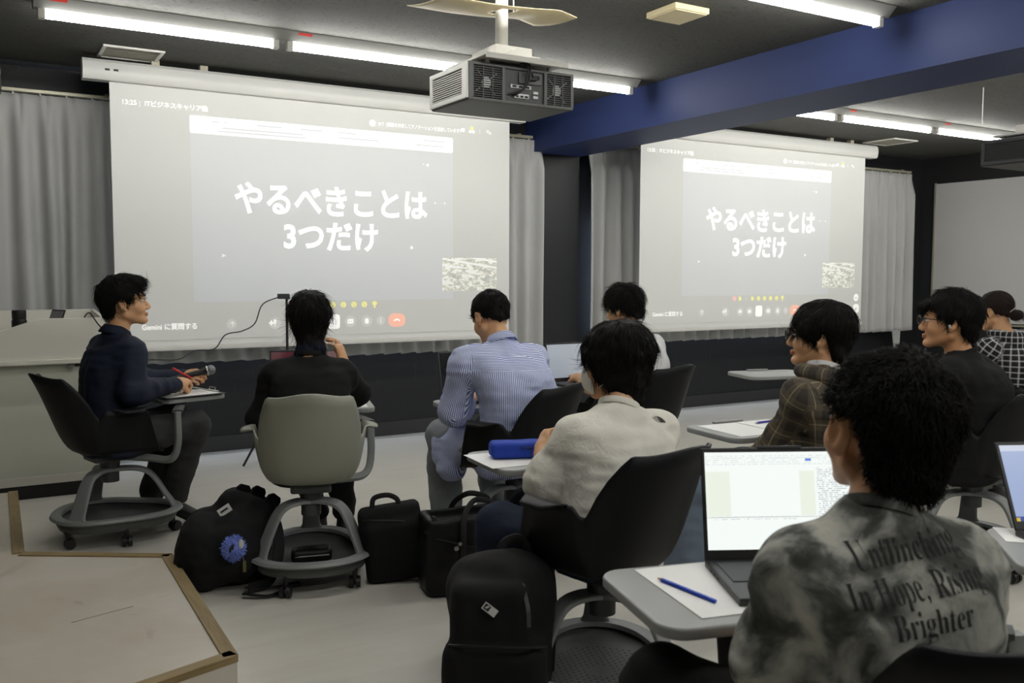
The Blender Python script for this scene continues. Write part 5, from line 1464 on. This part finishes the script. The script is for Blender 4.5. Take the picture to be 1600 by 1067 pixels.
    for sd in 'LR':
        s.cone(neck-V3(0, 0, .018), J['sh'+sd]-V3(0, 0, .004), .046+loose*.3, .050+loose*.4, .05)
        s.cone(J['sh'+sd]-V3(0, 0, .02), J['sh'+sd]*.5+S[3]*.5, .05+loose*.4, .07, .06)
        if sl == 'long':
            cu = P.get('cuff', .97); e = J['el'+sd]+(J['wr'+sd]-J['el'+sd])*cu
            s.chain([J['sh'+sd], J['el'+sd], e], [.049+slr*.5, .042+slr, .034+slr*.7], .035)
        else:
            k = P.get('slen', .75); e = J['sh'+sd]+(J['el'+sd]-J['sh'+sd])*k
            s.cone(J['sh'+sd], e, .050+slr*.6, .046+slr*1.2, .035)
            if P.get('flare', 0): s.cone(e-unit(J['el'+sd]-J['sh'+sd])*.02, e, .048+slr*1.3, .050+slr*1.45, .02)
    if P.get('drape'):
        s.chain([J['hiL'], J['hiL']*.35+J['knL']*.65, J['knL']*.92+J['hiL']*.08], [.115, .092, .082], .03)
        kk = J['knL']*.75+J['hiL']*.25-rb*.045; s.cone(kk, kk-V3(0, 0, .115), .065, .070, .03); s.cone(kk+fb*.07, kk+fb*.07-V3(0, 0, .07), .045, .05, .03)
    fa = P.get('fold', .007)
    rot = P.get('seed', 1)
    s.noise(fa, .085, rot*7, (1, 1, .7)).noise(fa*.55, .038, rot*7+3, (1, 1, .6)).noise(fa*.5, .030, rot*7+4, (.35, .35, 1.6))
    nk = P.get('neckr', .060)-.004
    up_n = unit(head+(F[1]*-.024+F[2]*-.055)*hsn-neck)
    s.cone(neck+up_n*.028, neck+up_n*.17, nk, nk+.02, .008, 'cut')
    Vt, Ft = s.mesh(2)
    o = mesh_obj(P.get('top_name', 'shirt'), Vt, Ft, P['top'], root); set_uv(o, Vt, J, right, fwd); top = o
    # collar
    col = P.get('collar', 'crew'); e1 = unit(np.cross(up_n, fwd)); e2 = np.cross(e1, up_n)
    ringp = lambda r, z, n=22: [Vector(neck+up_n*z+e1*r*math.cos(a)+e2*r*1.05*math.sin(a)) for a in np.linspace(0, 2*math.pi, n)]
    if col == 'crew':
        B().tube(ringp(nk+.004, .022), 1, 10, caps=False, flat=(.012, .022), up=tuple(up_n)).obj('collar', P.get('collar_m', P['top']), top, smooth=True)
    elif col in ('shirt', 'jacket'):
        b = B(); n = 26; vs = []; fs = []
        prof = [(nk+.012, .010), (nk+.004, .030), (nk-.001, .052), (nk+.005, .056), (nk+.014, .040), (nk+.026, .012)]
        for i in range(n):
            a = R_(-62)+R_(304)*i/(n-1)-R_(90)+R_(0)
            ang = -math.pi/2+math.radians(-150)+math.radians(300)*i/(n-1)
            drop = .022*max(0, abs(i/(n-1)-.5)*2-.55)/.45
            for (r, z) in prof: vs.append(neck+up_n*(z-drop)+e1*r*math.cos(ang)+e2*r*1.08*math.sin(ang))
        m = len(prof)
        for i in range(n-1):
            for j in range(m-1): fs.append((i*m+j, (i+1)*m+j, (i+1)*m+j+1, i*m+j+1))
        o = mesh_obj('collar', vs, fs, P.get('collar_m', P['top']), top); sm = o.modifiers.new('thick', 'SOLIDIFY'); sm.thickness = .003
        me = o.data; uvl = me.uv_layers.new(name='weave')
        for lp in me.loops: uvl.data[lp.index].uv = ((lp.vertex_index//m)*.0105, me.vertices[lp.vertex_index].co.z)
    elif col == 'hood':
        s = SDF([np.arange(neck[0]-.2, neck[0]+.2, .008), np.arange(neck[1]-.2, neck[1]+.2, .008), np.arange(neck[2]-.16, neck[2]+.12, .008)])
        for i in range(12):
            a = R_(-35+250*i/11)+math.pi; p = neck+right*.085*math.cos(a)+fwd*(.085*math.sin(a)-.01)*1.0+V3(0, 0, .015+.012*math.sin(a)); s.ell(p, (.036, .036, .030), None, .02)
        s.ell(neck-fwd*.10-V3(0, 0, .03), (.10, .045, .075), np.array([right, fwd, V3(0, 0, 1)]), .04)
        s.noise(.010, .05, 3); s.cone(neck-V3(0, 0, .05), neck+up_n*.2, .060, .066, .01, 'cut')
        Vh, Fh = s.mesh(2); o = mesh_obj('hood', Vh, Fh, P['top'], top); set_uv(o, Vh, J, right, fwd)
    if P.get('inner'):
        B().tube(ringp(nk+.0, .030), 1, 10, caps=False, flat=(.010, .036), up=tuple(up_n)).obj('undershirt_collar', P['inner'], root, smooth=True)
    # ---- trousers
    lw = P.get('leg', .014); vox2 = .011
    pts = [pel-V3(.2, .2, .08), pel+V3(.2, .2, .12), J['knL'], J['knR'], J['anL'], J['anR']]
    g = grid_for(pts, .12, vox2, vox2, []); s = SDF(g)
    s.loft([pel-V3(0, 0, .055), pel+tri*.14, pel+tri*.24], [rb, rb, rb], [(.158*kA, .118*kA), (.160*kA, .118*kA), (.148*kA, .108*kA)], .03)
    for sd in 'LR':
        an = J['an'+sd]+(J['kn'+sd]-J['an'+sd])*.06
        s.chain([J['hi'+sd], J['kn'+sd], an], [.090+lw*.4, .060+lw, .044+lw*P.get('legflare', 1.0)], .03)
    s.noise(.008, .09, rot*5).noise(.006, .035, rot*5+2, (.6, .6, 1.5))
    s.obj('trousers', P['bottom'], root)
    for sd in 'LR':
        toe = unit((J['kn'+sd]-J['hi'+sd])*V3(1, 1, 0)) if ('toe'+sd) not in P else unit((w(P['toe'+sd])-J['an'+sd])*V3(1, 1, 0)); pit = P.get('heel'+sd, 0)
        an = J['an'+sd]; fl = V3(0, 0, -1)
        if pit == 0: zz = max(0.03, 0.03); q0 = V3(an[0], an[1], .040)-toe*.035; q1 = V3(an[0], an[1], .032)+toe*.155
        else: q0 = an-toe*.03-V3(0, 0, .05); q1 = V3(an[0], an[1], .03)+toe*.13
        gg = grid_for([q0, q1, an], .06, .007, .007, []); s = SDF(gg)
        s.cone(q0+V3(0, 0, .0), q1, .040, .030, .02); s.cone(q0+toe*.02+V3(0, 0, .02), an, .036, .042, .02); s.box((q0+q1)/2-V3(0, 0, .022), (.040, .125, .012), .008, np.array([np.cross(toe, V3(0, 0, 1)), unit(q1-q0), unit(np.cross(np.cross(toe, V3(0, 0, 1)), unit(q1-q0)))]), .008)
        s.plane_cut((0, 0, .003), (0, 0, -1)); s.obj('shoe', P.get('shoe', M_shoe), root)
    # ---- hair
    if 'hair' in P: hair_mesh(root, head, F, P['hair'], hsn, rot*13)
    PEOPLE[key] = dict(root=root, W=W, J=J, F=F, head=head, top=top, right=right, fwd=fwd, base=B0)
    return root
navy = m_cloth('jacket_navy', rgb(30, 36, 52), .7); charcoal = m_cloth('trousers_charcoal', rgb(60, 60, 61)); blackc = m_cloth('cloth_black', rgb(24, 24, 24)); blacktee = m_cloth('tee_black', rgb(26, 26, 27))
whitetee = m_cloth('tee_white', rgb(216, 213, 202), st=.45); whitetee2 = m_cloth('tee_white_cool', rgb(204, 204, 204), st=.4)
denim = m_cloth('jeans_dark_blue', rgb(36, 43, 60)); denim_l = m_cloth('jeans_light_blue', rgb(122, 136, 154)); denim_g = m_cloth('jeans_grey', rgb(136, 141, 144)); shirtwhite = m_cloth('shirt_white', rgb(214, 214, 214))
stripe = m_stripe(); plaid = m_plaid('shirt_brown_plaid', rgb(84, 75, 60), rgb(48, 43, 36), rgb(150, 138, 108), .072, .055)
check = m_plaid('shirt_black_check', rgb(30, 30, 31), rgb(16, 16, 17), rgb(190, 190, 190), .034, .24); tie = m_tiedye()
S_ = [(0, .05), (40, .035), (62, .005), (85, -.004), (100, -.005), (120, -.045), (180, -.07)]
person('A', 'man in navy jacket sitting in profile, holding a microphone and red pen', (.60, 4.90), dict(
    hb=76, hs=72, hh=98, hp=6, hr=0, pelvis=(.565, 4.90, .50), neck=(.625, 4.945, 1.00), head=(.672, 4.95, 1.175), sw=.165, hunch=.02, skin=M_skin, head_sc=1.03,
    elR=(.665, 4.715, .745), wrR=(.905, 4.935, .745), hdR=(.975, 5.02, .765), pnR=(.2, .5, -.4), curlR=(.75, .8, .85, .9), thumbR=.8,
    elL=(.80, 5.20, .745), wrL=(.985, 5.145, .762), hdL=(1.03, 5.06, .775), pnL=(.6, -.2, -.2), curlL=(.85, .9, .9, .95), thumbL=.8, fine_hands=True,
    knR=(.985, 4.93, .525), anR=(.905, 5.01, .150), toeR=(.99, 4.95, 0), heelR=1, knL=(.93, 5.12, .545), anL=(.80, 5.16, .125), toeL=(.9, 5.2, 0), heelL=1,
    top=navy, top_name='jacket', collar='jacket', inner=shirtwhite, loose=.014, hem=.085, slr=.017, seed=1, fold=.008, bottom=charcoal, leg=.02, legflare=1.1,
    hair=dict(th=(.014, .018, .024), lim=[(-180, -.075), (-120, -.05), (-97, -.008), (-84, -.002), (-66, .0), (-46, .045), (-20, .062), (0, .055), (25, .035), (52, .012), (66, -.012), (82, -.022), (88, .006), (102, .002), (120, -.045), (180, -.075)], asym=True, taper=.34, n=2600, len=.048, lift=.004, mess=.3, grav=.2, crown=(0, -.05, .13), nz=.005,
              add=[((.0, .065, .088), (.06, .045, .030), .02), ((0, .0, .108), (.06, .07, .022), .02)])))
person('B', 'person in black with a dark mullet seen from behind on the grey-green chair', (1.24, 3.79), dict(
    hb=18, hs=14, hh=14, hp=-4, pelvis=(1.245, 3.80, .50), neck=(1.272, 3.885, .945), head=(1.29, 3.935, 1.115), sw=.138, hunch=.035, head_sc=.98,
    elL=(1.075, 3.97, .69), wrL=(1.30, 4.19, .71), elR=(1.525, 3.97, .765), wrR=(1.515, 4.12, .885), hdR=(1.50, 4.14, 1.0), pnR=(-.5, .5, 0), curlR=.5,
    knL=(1.30, 4.24, .52), anL=(1.50, 4.46, .10), knR=(1.49, 4.17, .52), anR=(1.60, 4.36, .10), top=blackc, top_name='jacket', collar='crew', loose=.016, slr=.015, seed=2, bottom=blackc, leg=.012, face=False, neckr=.062,
    hair=dict(th=(.022, .020, .024), lim=[(0, .03), (40, .01), (60, -.07), (100, -.085), (120, -.135), (180, -.185)], taper=.42, n=1800, len=.075, lift=.004, mess=.2, grav=1.0, tip=(-.108, M_hair_teal),
              add=[((0, -.060, -.128), (.066, .036, .075), .03), ((.035, -.07, -.16), (.02, .015, .04), .02), ((-.035, -.07, -.16), (.02, .015, .04), .02)])))
person('C', 'man in blue and white striped shirt bent over a dark laptop', (2.14, 3.60), dict(
    hb=-25, hs=-4, hh=-6, hp=-28, hr=-2, pelvis=(2.15, 3.58, .50), neck=(2.115, 3.66, .985), head=(2.105, 3.755, 1.118), sw=.185, hunch=.075, shf=.02, head_sc=.97,
    elL=(1.925, 3.76, .685), wrL=(2.13, 3.97, .715), elR=(2.40, 3.74, .69), wrR=(2.33, 3.98, .715), knL=(1.965, 3.96, .53), anL=(2.03, 4.06, .10), knR=(2.25, 4.0, .53), anR=(2.27, 3.98, .10),
    top=stripe, collar='shirt', loose=.036, slr=.032, hem=.09, cuff=.45, seed=3, fold=.010, bottom=denim_g, leg=.026, legflare=1.45, drape=True, vox=.008, face=False, shoe=M_shoe_red, neckr=.058,
    hair=dict(th=(.010, .013, .016), lim=[(0, .05), (40, .03), (65, .0), (95, .012), (115, -.03), (180, -.062)], taper=.30, n=2000, len=.03, lift=.004, mess=.4, grav=.4, nz=.003)))
person('D', 'man in a plain white t-shirt farthest back, bowed over a laptop', (3.16, 3.98), dict(
    hb=-12, hs=-14, hh=-24, hp=-14, pelvis=(3.16, 3.96, .50), neck=(3.10, 3.945, .985), head=(3.09, 4.02, 1.14), sw=.175, hunch=.05,
    elL=(2.93, 4.10, .70), wrL=(3.02, 4.33, .72), elR=(3.32, 4.06, .70), wrR=(3.20, 4.33, .72), knL=(2.96, 4.36, .52), anL=(2.95, 4.40, .10), knR=(3.20, 4.42, .52), anR=(3.2, 4.45, .10),
    top=whitetee2, sleeve='short', collar='crew', loose=.020, seed=4, bottom=blackc, face=False, head_sc=.98,
    hair=dict(th=(.016, .020, .022), lim=[(0, .04), (40, .02), (65, -.02), (90, -.01), (115, -.05), (180, -.085)], taper=.25, n=2200, len=.055, lift=.010, mess=.55, grav=.5, nz=.006)))
person('E', 'student in white t-shirt with a face mask and thick dark bowl-cut hair', (1.64, 2.22), dict(
    hb=-18, hs=2, hh=-34, hp=-6, pelvis=(1.665, 2.23, .50), neck=(1.747, 2.292, .885), head=(1.780, 2.352, 1.040), sw=.150, hunch=.03, head_sc=1.0, drop=.070,
    elL=(1.53, 2.36, .665), wrL=(1.585, 2.475, .735), hdL=(1.625, 2.53, .79), pnL=(.6, -.2, -.2), curlL=(.8, .9, .9, .9), thumbL=.8, fine_hands=True, elR=(1.93, 2.40, .67), wrR=(1.90, 2.60, .71),
    knL=(1.455, 2.52, .50), anL=(1.47, 2.62, .10), knR=(1.66, 2.66, .51), anR=(1.72, 2.70, .10), top=whitetee, sleeve='short', slen=.93, slr=.026, flare=1, collar='crew', loose=.026, seed=5, vox=.007, fold=.007, bottom=denim, leg=.018, neckr=.060,
    hair=dict(th=(.030, .026, .022), lim=[(0, .015), (35, .0), (50, -.055), (66, -.075), (80, -.115), (110, -.165), (180, -.195)], taper=.34, n=3200, len=.055, lift=.002, mess=.16, grav=1.0, nz=.004, pow=2.2)))
person('F', 'student in a brown plaid hooded shirt with glasses and straight dark hair', (2.76, 2.27), dict(
    hb=-22, hs=-16, hh=-38, hp=2, pelvis=(2.755, 2.26, .50), neck=(2.70, 2.31, .945), head=(2.722, 2.345, 1.098), sw=.165, hunch=.04, skin=M_skin, head_sc=1.02,
    elL=(2.57, 2.375, .695), wrL=(2.60, 2.53, .60), elR=(2.90, 2.32, .69), wrR=(2.80, 2.50, .60), knL=(2.395, 2.63, .525), anL=(2.40, 2.70, .10), knR=(2.72, 2.72, .52), anR=(2.72, 2.78, .10),
    top=plaid, collar='hood', inner=whitetee2, loose=.026, slr=.028, seed=6, fold=.010, bottom=denim_l, leg=.030, legflare=1.6, vox=.008,
    hair=dict(th=(.022, .022, .020), lim=[(0, .005), (38, .0), (58, -.035), (78, -.030), (92, .012), (104, -.02), (120, -.075), (180, -.10)], taper=.34, n=3000, len=.055, lift=.0015, mess=.12, grav=1.0, nz=.003, m=M_hair)))
person('H', 'man in black t-shirt with glasses, profile facing left', (3.86, 2.44), dict(
    hb=-10, hs=-18, hh=-36, hp=2, pelvis=(3.85, 2.43, .50), neck=(3.752, 2.445, .965), head=(3.712, 2.485, 1.122), sw=.175, hunch=.055, skin=M_skin2, head_sc=1.06,
    elL=(3.60, 2.60, .69), wrL=(3.68, 2.82, .715), elR=(3.95, 2.62, .68), wrR=(3.86, 2.85, .715), knL=(3.72, 2.84, .52), anL=(3.75, 2.9, .10), knR=(3.98, 2.86, .52), anR=(4.0, 2.9, .10),
    top=blacktee, sleeve='short', slen=.8, collar='crew', loose=.022, seed=7, bottom=blackc, neckr=.064,
    hair=dict(th=(.018, .020, .024), lim=[(0, .045), (35, .045), (55, .012), (70, -.012), (82, -.03), (90, .008), (104, .0), (122, -.055), (180, -.085)], taper=.32, n=2600, len=.042, lift=.005, mess=.35, grav=.5, nz=.005, add=[((0, .085, .055), (.05, .03, .028), .02)])))
person('I', 'woman in a black and white checked shirt with a low bun at far right', (5.42, 3.20), dict(
    hb=-10, hs=-2, hh=-6, hp=-14, pelvis=(5.44, 3.17, .50), neck=(5.39, 3.235, .95), head=(5.40, 3.315, 1.105), sw=.160, hunch=.06, head_sc=.96,
    elL=(5.19, 3.36, .70), wrL=(5.36, 3.6, .72), elR=(5.60, 3.30, .70), wrR=(5.55, 3.6, .72), knL=(5.3, 3.58, .52), anL=(5.3, 3.65, .10), knR=(5.55, 3.58, .52), anR=(5.55, 3.65, .10),
    top=check, collar='hood', loose=.024, slr=.026, seed=8, bottom=blackc, face=False,
    hair=dict(th=(.012, .012, .014), lim=[(0, .045), (45, .02), (62, -.05), (72, -.01), (88, .010), (105, -.03), (180, -.06)], taper=.36, n=1100, len=.05, lift=.001, mess=.08, grav=.2, crown=(0, .1, .1), nz=.001, m=M_hair_brown, add=[((0, -.125, -.055), (.042, .040, .036), .012)])))
person('J', 'person in grey tie-dye t-shirt with back lettering, close to the camera', (1.30, .97), dict(
    hb=18, hs=21, hh=17, hp=4, hr=-4, pelvis=(1.285, .955, .50), neck=(1.236, .935, .925), head=(1.288, .975, 1.068), sw=.132, hunch=.035, skin=M_skin2, head_sc=1.0, ear=1.22, drop=.072, fine=.004,
    elL=(1.125, 1.03, .69), wrL=(1.22, 1.15, .60), elR=(1.475, .97, .68), wrR=(1.47, 1.20, .705), knL=(1.125, 1.325, .515), anL=(1.10, 1.42, .10), knR=(1.42, 1.36, .56), anR=(1.45, 1.42, .10),
    top=tie, sleeve='short', slen=.98, slr=.019, flare=1, collar='crew', loose=.014, seed=9, vox=.006, fold=.008, bottom=blackc, leg=.020, neckr=.055,
    hair=dict(th=(.022, .018, .022), yoff=-.010, lim=[(0, .065), (40, .055), (58, .04), (72, .018), (84, .030), (103, .034), (111, .0), (122, -.07), (180, -.108)], taper=.28, n=6500, len=.024, lift=.007, mess=.5, grav=.25, nz=.004)))
p = PEOPLE['E']; t = p['root']
# face mask of E
W = p['W']; s = SDF([np.arange(p['head'][i]-.14, p['head'][i]+.14, .004) for i in range(3)])
M_mask = mat('mask_white', rgb(218, 216, 208), .8)
s.ell(W(0, .050, -.054), (.061, .060, .058), p['F'], 0); s.ell(W(0, .10, -.045), (.03, .016, .04), p['F'], .02); 
s.ell(W(0, -.02, -.05), (.092, .101, .13), p['F'], .004, 'cut')
s.obj('face_mask', M_mask, t)
for q in (-1, 1):
    for z in (-.03, -.075): B().tube(smooth_path([W(q*.060, .045, z), W(q*.074, .02, z*.7-.01), W(q*.081, -.018, -.012+.2*(z+.05))], 5), .0016, 6).obj('mask_loop', M_mask, t)
# glasses
M_gl = mat('glasses_black', rgb(18, 18, 20), .35)
k = NT('lens_glass'); k.b.inputs['Base Color'].default_value = (1, 1, 1, 1); k.b.inputs['Roughness'].default_value = .03; k.b.inputs['Transmission Weight'].default_value = 1.0; k.b.inputs['IOR'].default_value = 1.01; k.b.inputs['Specular IOR Level'].default_value = 0.02; M_lens = k.m
def glasses(key):
    p = PEOPLE[key]; W = p['W']; t = p['root']
    for q in (-1, 1):
        ring = [Vector(W(q*(.034+.024*math.cos(a)), .112-.010*math.cos(a)*1.0*(1 if q*math.cos(a) else 1)*.6, -.002+.0175*math.sin(a))) for a in np.linspace(0, 2*math.pi, 20)]
        gr = B().tube(ring, .0024, 7, caps=False).obj('glasses_rim', M_gl, t, smooth=True)
        B().add(ring[:-1], [tuple(range(19))]).obj('glasses_lens', M_lens, gr)
        B().tube([W(q*.058, .106, .004), W(q*.074, .075, .005), W(q*.083, .0, .004), W(q*.080, -.025, -.008)], .0019, 6).obj('glasses_temple', M_gl, t, smooth=True)
    B().tube([W(-.011, .113, .003), W(0, .117, .006), W(.011, .113, .003)], .0018, 6).obj('glasses_bridge', M_gl, t, smooth=True)
glasses('F'); glasses('H')
p = PEOPLE['H']; B().sphere(p['W'](-.0835, -.001, -.020), (.006, .006, .010), 10, 8).obj('earbud', M_mask, p['root'], smooth=True)
p = PEOPLE['I']; W = p['W']; B().tube([W(-.03+.06*i/10, -.108-.02*math.sin(i/10*math.pi), -.03+.018*math.sin(i/10*math.pi)) for i in range(11)], .003, 6).obj('hair_tie', mat('hair_tie_silver', rgb(170, 160, 158), .4), p['root'])

# things in hands
m0, m1 = Vector((.985, 5.065, .775)), Vector((1.105, 5.045, .802)); ax = (m1-m0).normalized()
t = thing('microphone', 'black handheld microphone with a silver mesh ball in the hand of the navy-jacketed man', 'microphone', m0); t.rotation_mode = 'QUATERNION'; t.rotation_quaternion = ax.to_track_quat('Z', 'Y')
B().cyl((0, 0, -.09), (0, 0, .085), .0125, .0165, n=20).cyl((0, 0, .085), (0, 0, .100), .019, .021, n=20).obj('mic_handle', M_black, t, smooth=True)
B().cyl((0, 0, .104), (0, 0, .111), .0262, n=24).obj('mic_band', M_steel, t)
def m_mesh():
    k = NT('mic_mesh'); b = k.b; v = k.coord('Object', (1, 1, 1)); ch = k.n('ShaderNodeTexChecker'); ch.inputs['Scale'].default_value = 420; k.l(v, ch.inputs['Vector'])
    k.l(k.mix(ch.outputs['Fac'], rgb(150, 152, 154), rgb(84, 86, 88)), b.inputs['Base Color']); b.inputs['Metallic'].default_value = .6; b.inputs['Roughness'].default_value = .45; return k.m
B().sphere((0, 0, .124), .0265, 20, 14).obj('mic_grille', m_mesh(), t, smooth=True)
pen('pen', 'red pen in the hand of the man in the navy jacket', (.955, 5.01, .793), 0, mat('pen_red', rgb(204, 34, 30), .35), .14, .0048); o = bpy.data.objects[-1] if False else [x for x in bpy.data.objects if x.name.startswith('pen') and x.parent is None and 'red pen' in x.get('label', '')][0]
o.rotation_mode = 'QUATERNION'; o.rotation_quaternion = Vector((-.75, -.30, .45)).to_track_quat('Y', 'Z')

# lettering and marks that follow the cloth
def letter_on(top, base, verts, faces, origin, ux, uy, nrm, name, m, root, lift=.0012, maxe=.007):
    bm = bmesh.new(); vv = [bm.verts.new(v) for v in verts]
    for f in faces:
        try: bm.faces.new([vv[i] for i in f])
        except ValueError: pass
    bmesh.ops.triangulate(bm, faces=bm.faces)
    for _ in range(5):
        es = [e for e in bm.edges if e.calc_length() > maxe]
        if not es: break
        bmesh.ops.subdivide_edges(bm, edges=es, cuts=1); bmesh.ops.triangulate(bm, faces=bm.faces)
    me = top.data; bv = BVHTree.FromPolygons([v.co for v in me.vertices], [p.vertices for p in me.polygons])
    for v in bm.verts:
        w = origin+ux*v.co.x+uy*v.co.y; h = bv.ray_cast(w+nrm*.35, -nrm)
        v.co = (h[0]+h[1]*lift) if h[0] is not None else w
    me2 = bpy.data.meshes.new(name); bm.to_mesh(me2); bm.free(); me2.materials.append(m)
    o = bpy.data.objects.new(name, me2); COL.objects.link(o); o.parent = root; return o
def serif(s):
    out = ''
    for c in s:
        if 'A' <= c <= 'Z': out += chr(0x1D400+ord(c)-65)
        elif 'a' <= c <= 'z': out += chr(0x1D41A+ord(c)-97)
        else: out += c
    return out
p = PEOPLE['J']; nrm = Vector(-p['fwd']); ux = Vector(p['right']); uy = Vector((0, 0, 1)); rl = R_(7)
ux2 = ux*math.cos(rl)+uy*math.sin(rl); uy2 = uy*math.cos(rl)-ux*math.sin(rl)
c0 = Vector(p['J']['neck'])
M_print = mat('tee_print', rgb(42, 43, 42), .85)
for txt, dz, dx, wd in (('Unflinching', -.034, .002, .180), ('In Hope, Rising', -.082, .002, .218), ('Brighter', -.128, .014, .128)):
    vs, fs = text_mesh(serif(txt), .052, -.0006, 'CENTER'); xs = [v.x for v in vs]; kx = wd/(max(xs)-min(xs)); mid = (max(xs)+min(xs))/2
    vs = [Vector(((v.x-mid)*kx, v.y*1.0, 0)) for v in vs]
    letter_on(p['top'], None, vs, fs, c0+ux*dx+Vector((0, 0, dz)), ux2, uy2, nrm, 'back_lettering', M_print, p['top'])
# small dark mark on the shoulder of the masked student's t-shirt: quarter dome with arcs and three short bars of lettering
p = PEOPLE['E']; nrm = Vector((-p['fwd'][0]*.8, -p['fwd'][1]*.8, .6)).normalized(); ux = Vector(p['right']); uy = nrm.cross(ux)*1.0
if uy.z < 0: uy = -uy
vs = []; fs = []
def arcband(r0, r1, n=8):
    o = len(vs)
    for i in range(n+1):
        a = math.pi/2*i/n; vs.append(Vector((-.002+r0*math.cos(a), -.012+r0*math.sin(a), 0))); vs.append(Vector((-.002+r1*math.cos(a), -.012+r1*math.sin(a), 0)))
    for i in range(n): fs.append((o+2*i, o+2*i+1, o+2*i+3, o+2*i+2))
arcband(.0, .0075); arcband(.0095, .0165); arcband(.0185, .026)
for tx, yy in (('THE', .006), ('NORTH', -.003), ('FACE', -.012)):
    v2, f2 = text_mesh(tx, .009, .0002, 'RIGHT'); o = len(vs); vs += [Vector((v.x-.005, v.y+yy, 0)) for v in v2]; fs += [tuple(i+o for i in f) for f in f2]
letter_on(p['top'], None, vs, fs, Vector(p['J']['neck'])+Vector(p['right'])*.118+Vector((0, 0, -.035))-Vector(p['fwd'])*.04, ux, uy, nrm, 'shoulder_mark', M_print, p['top'])
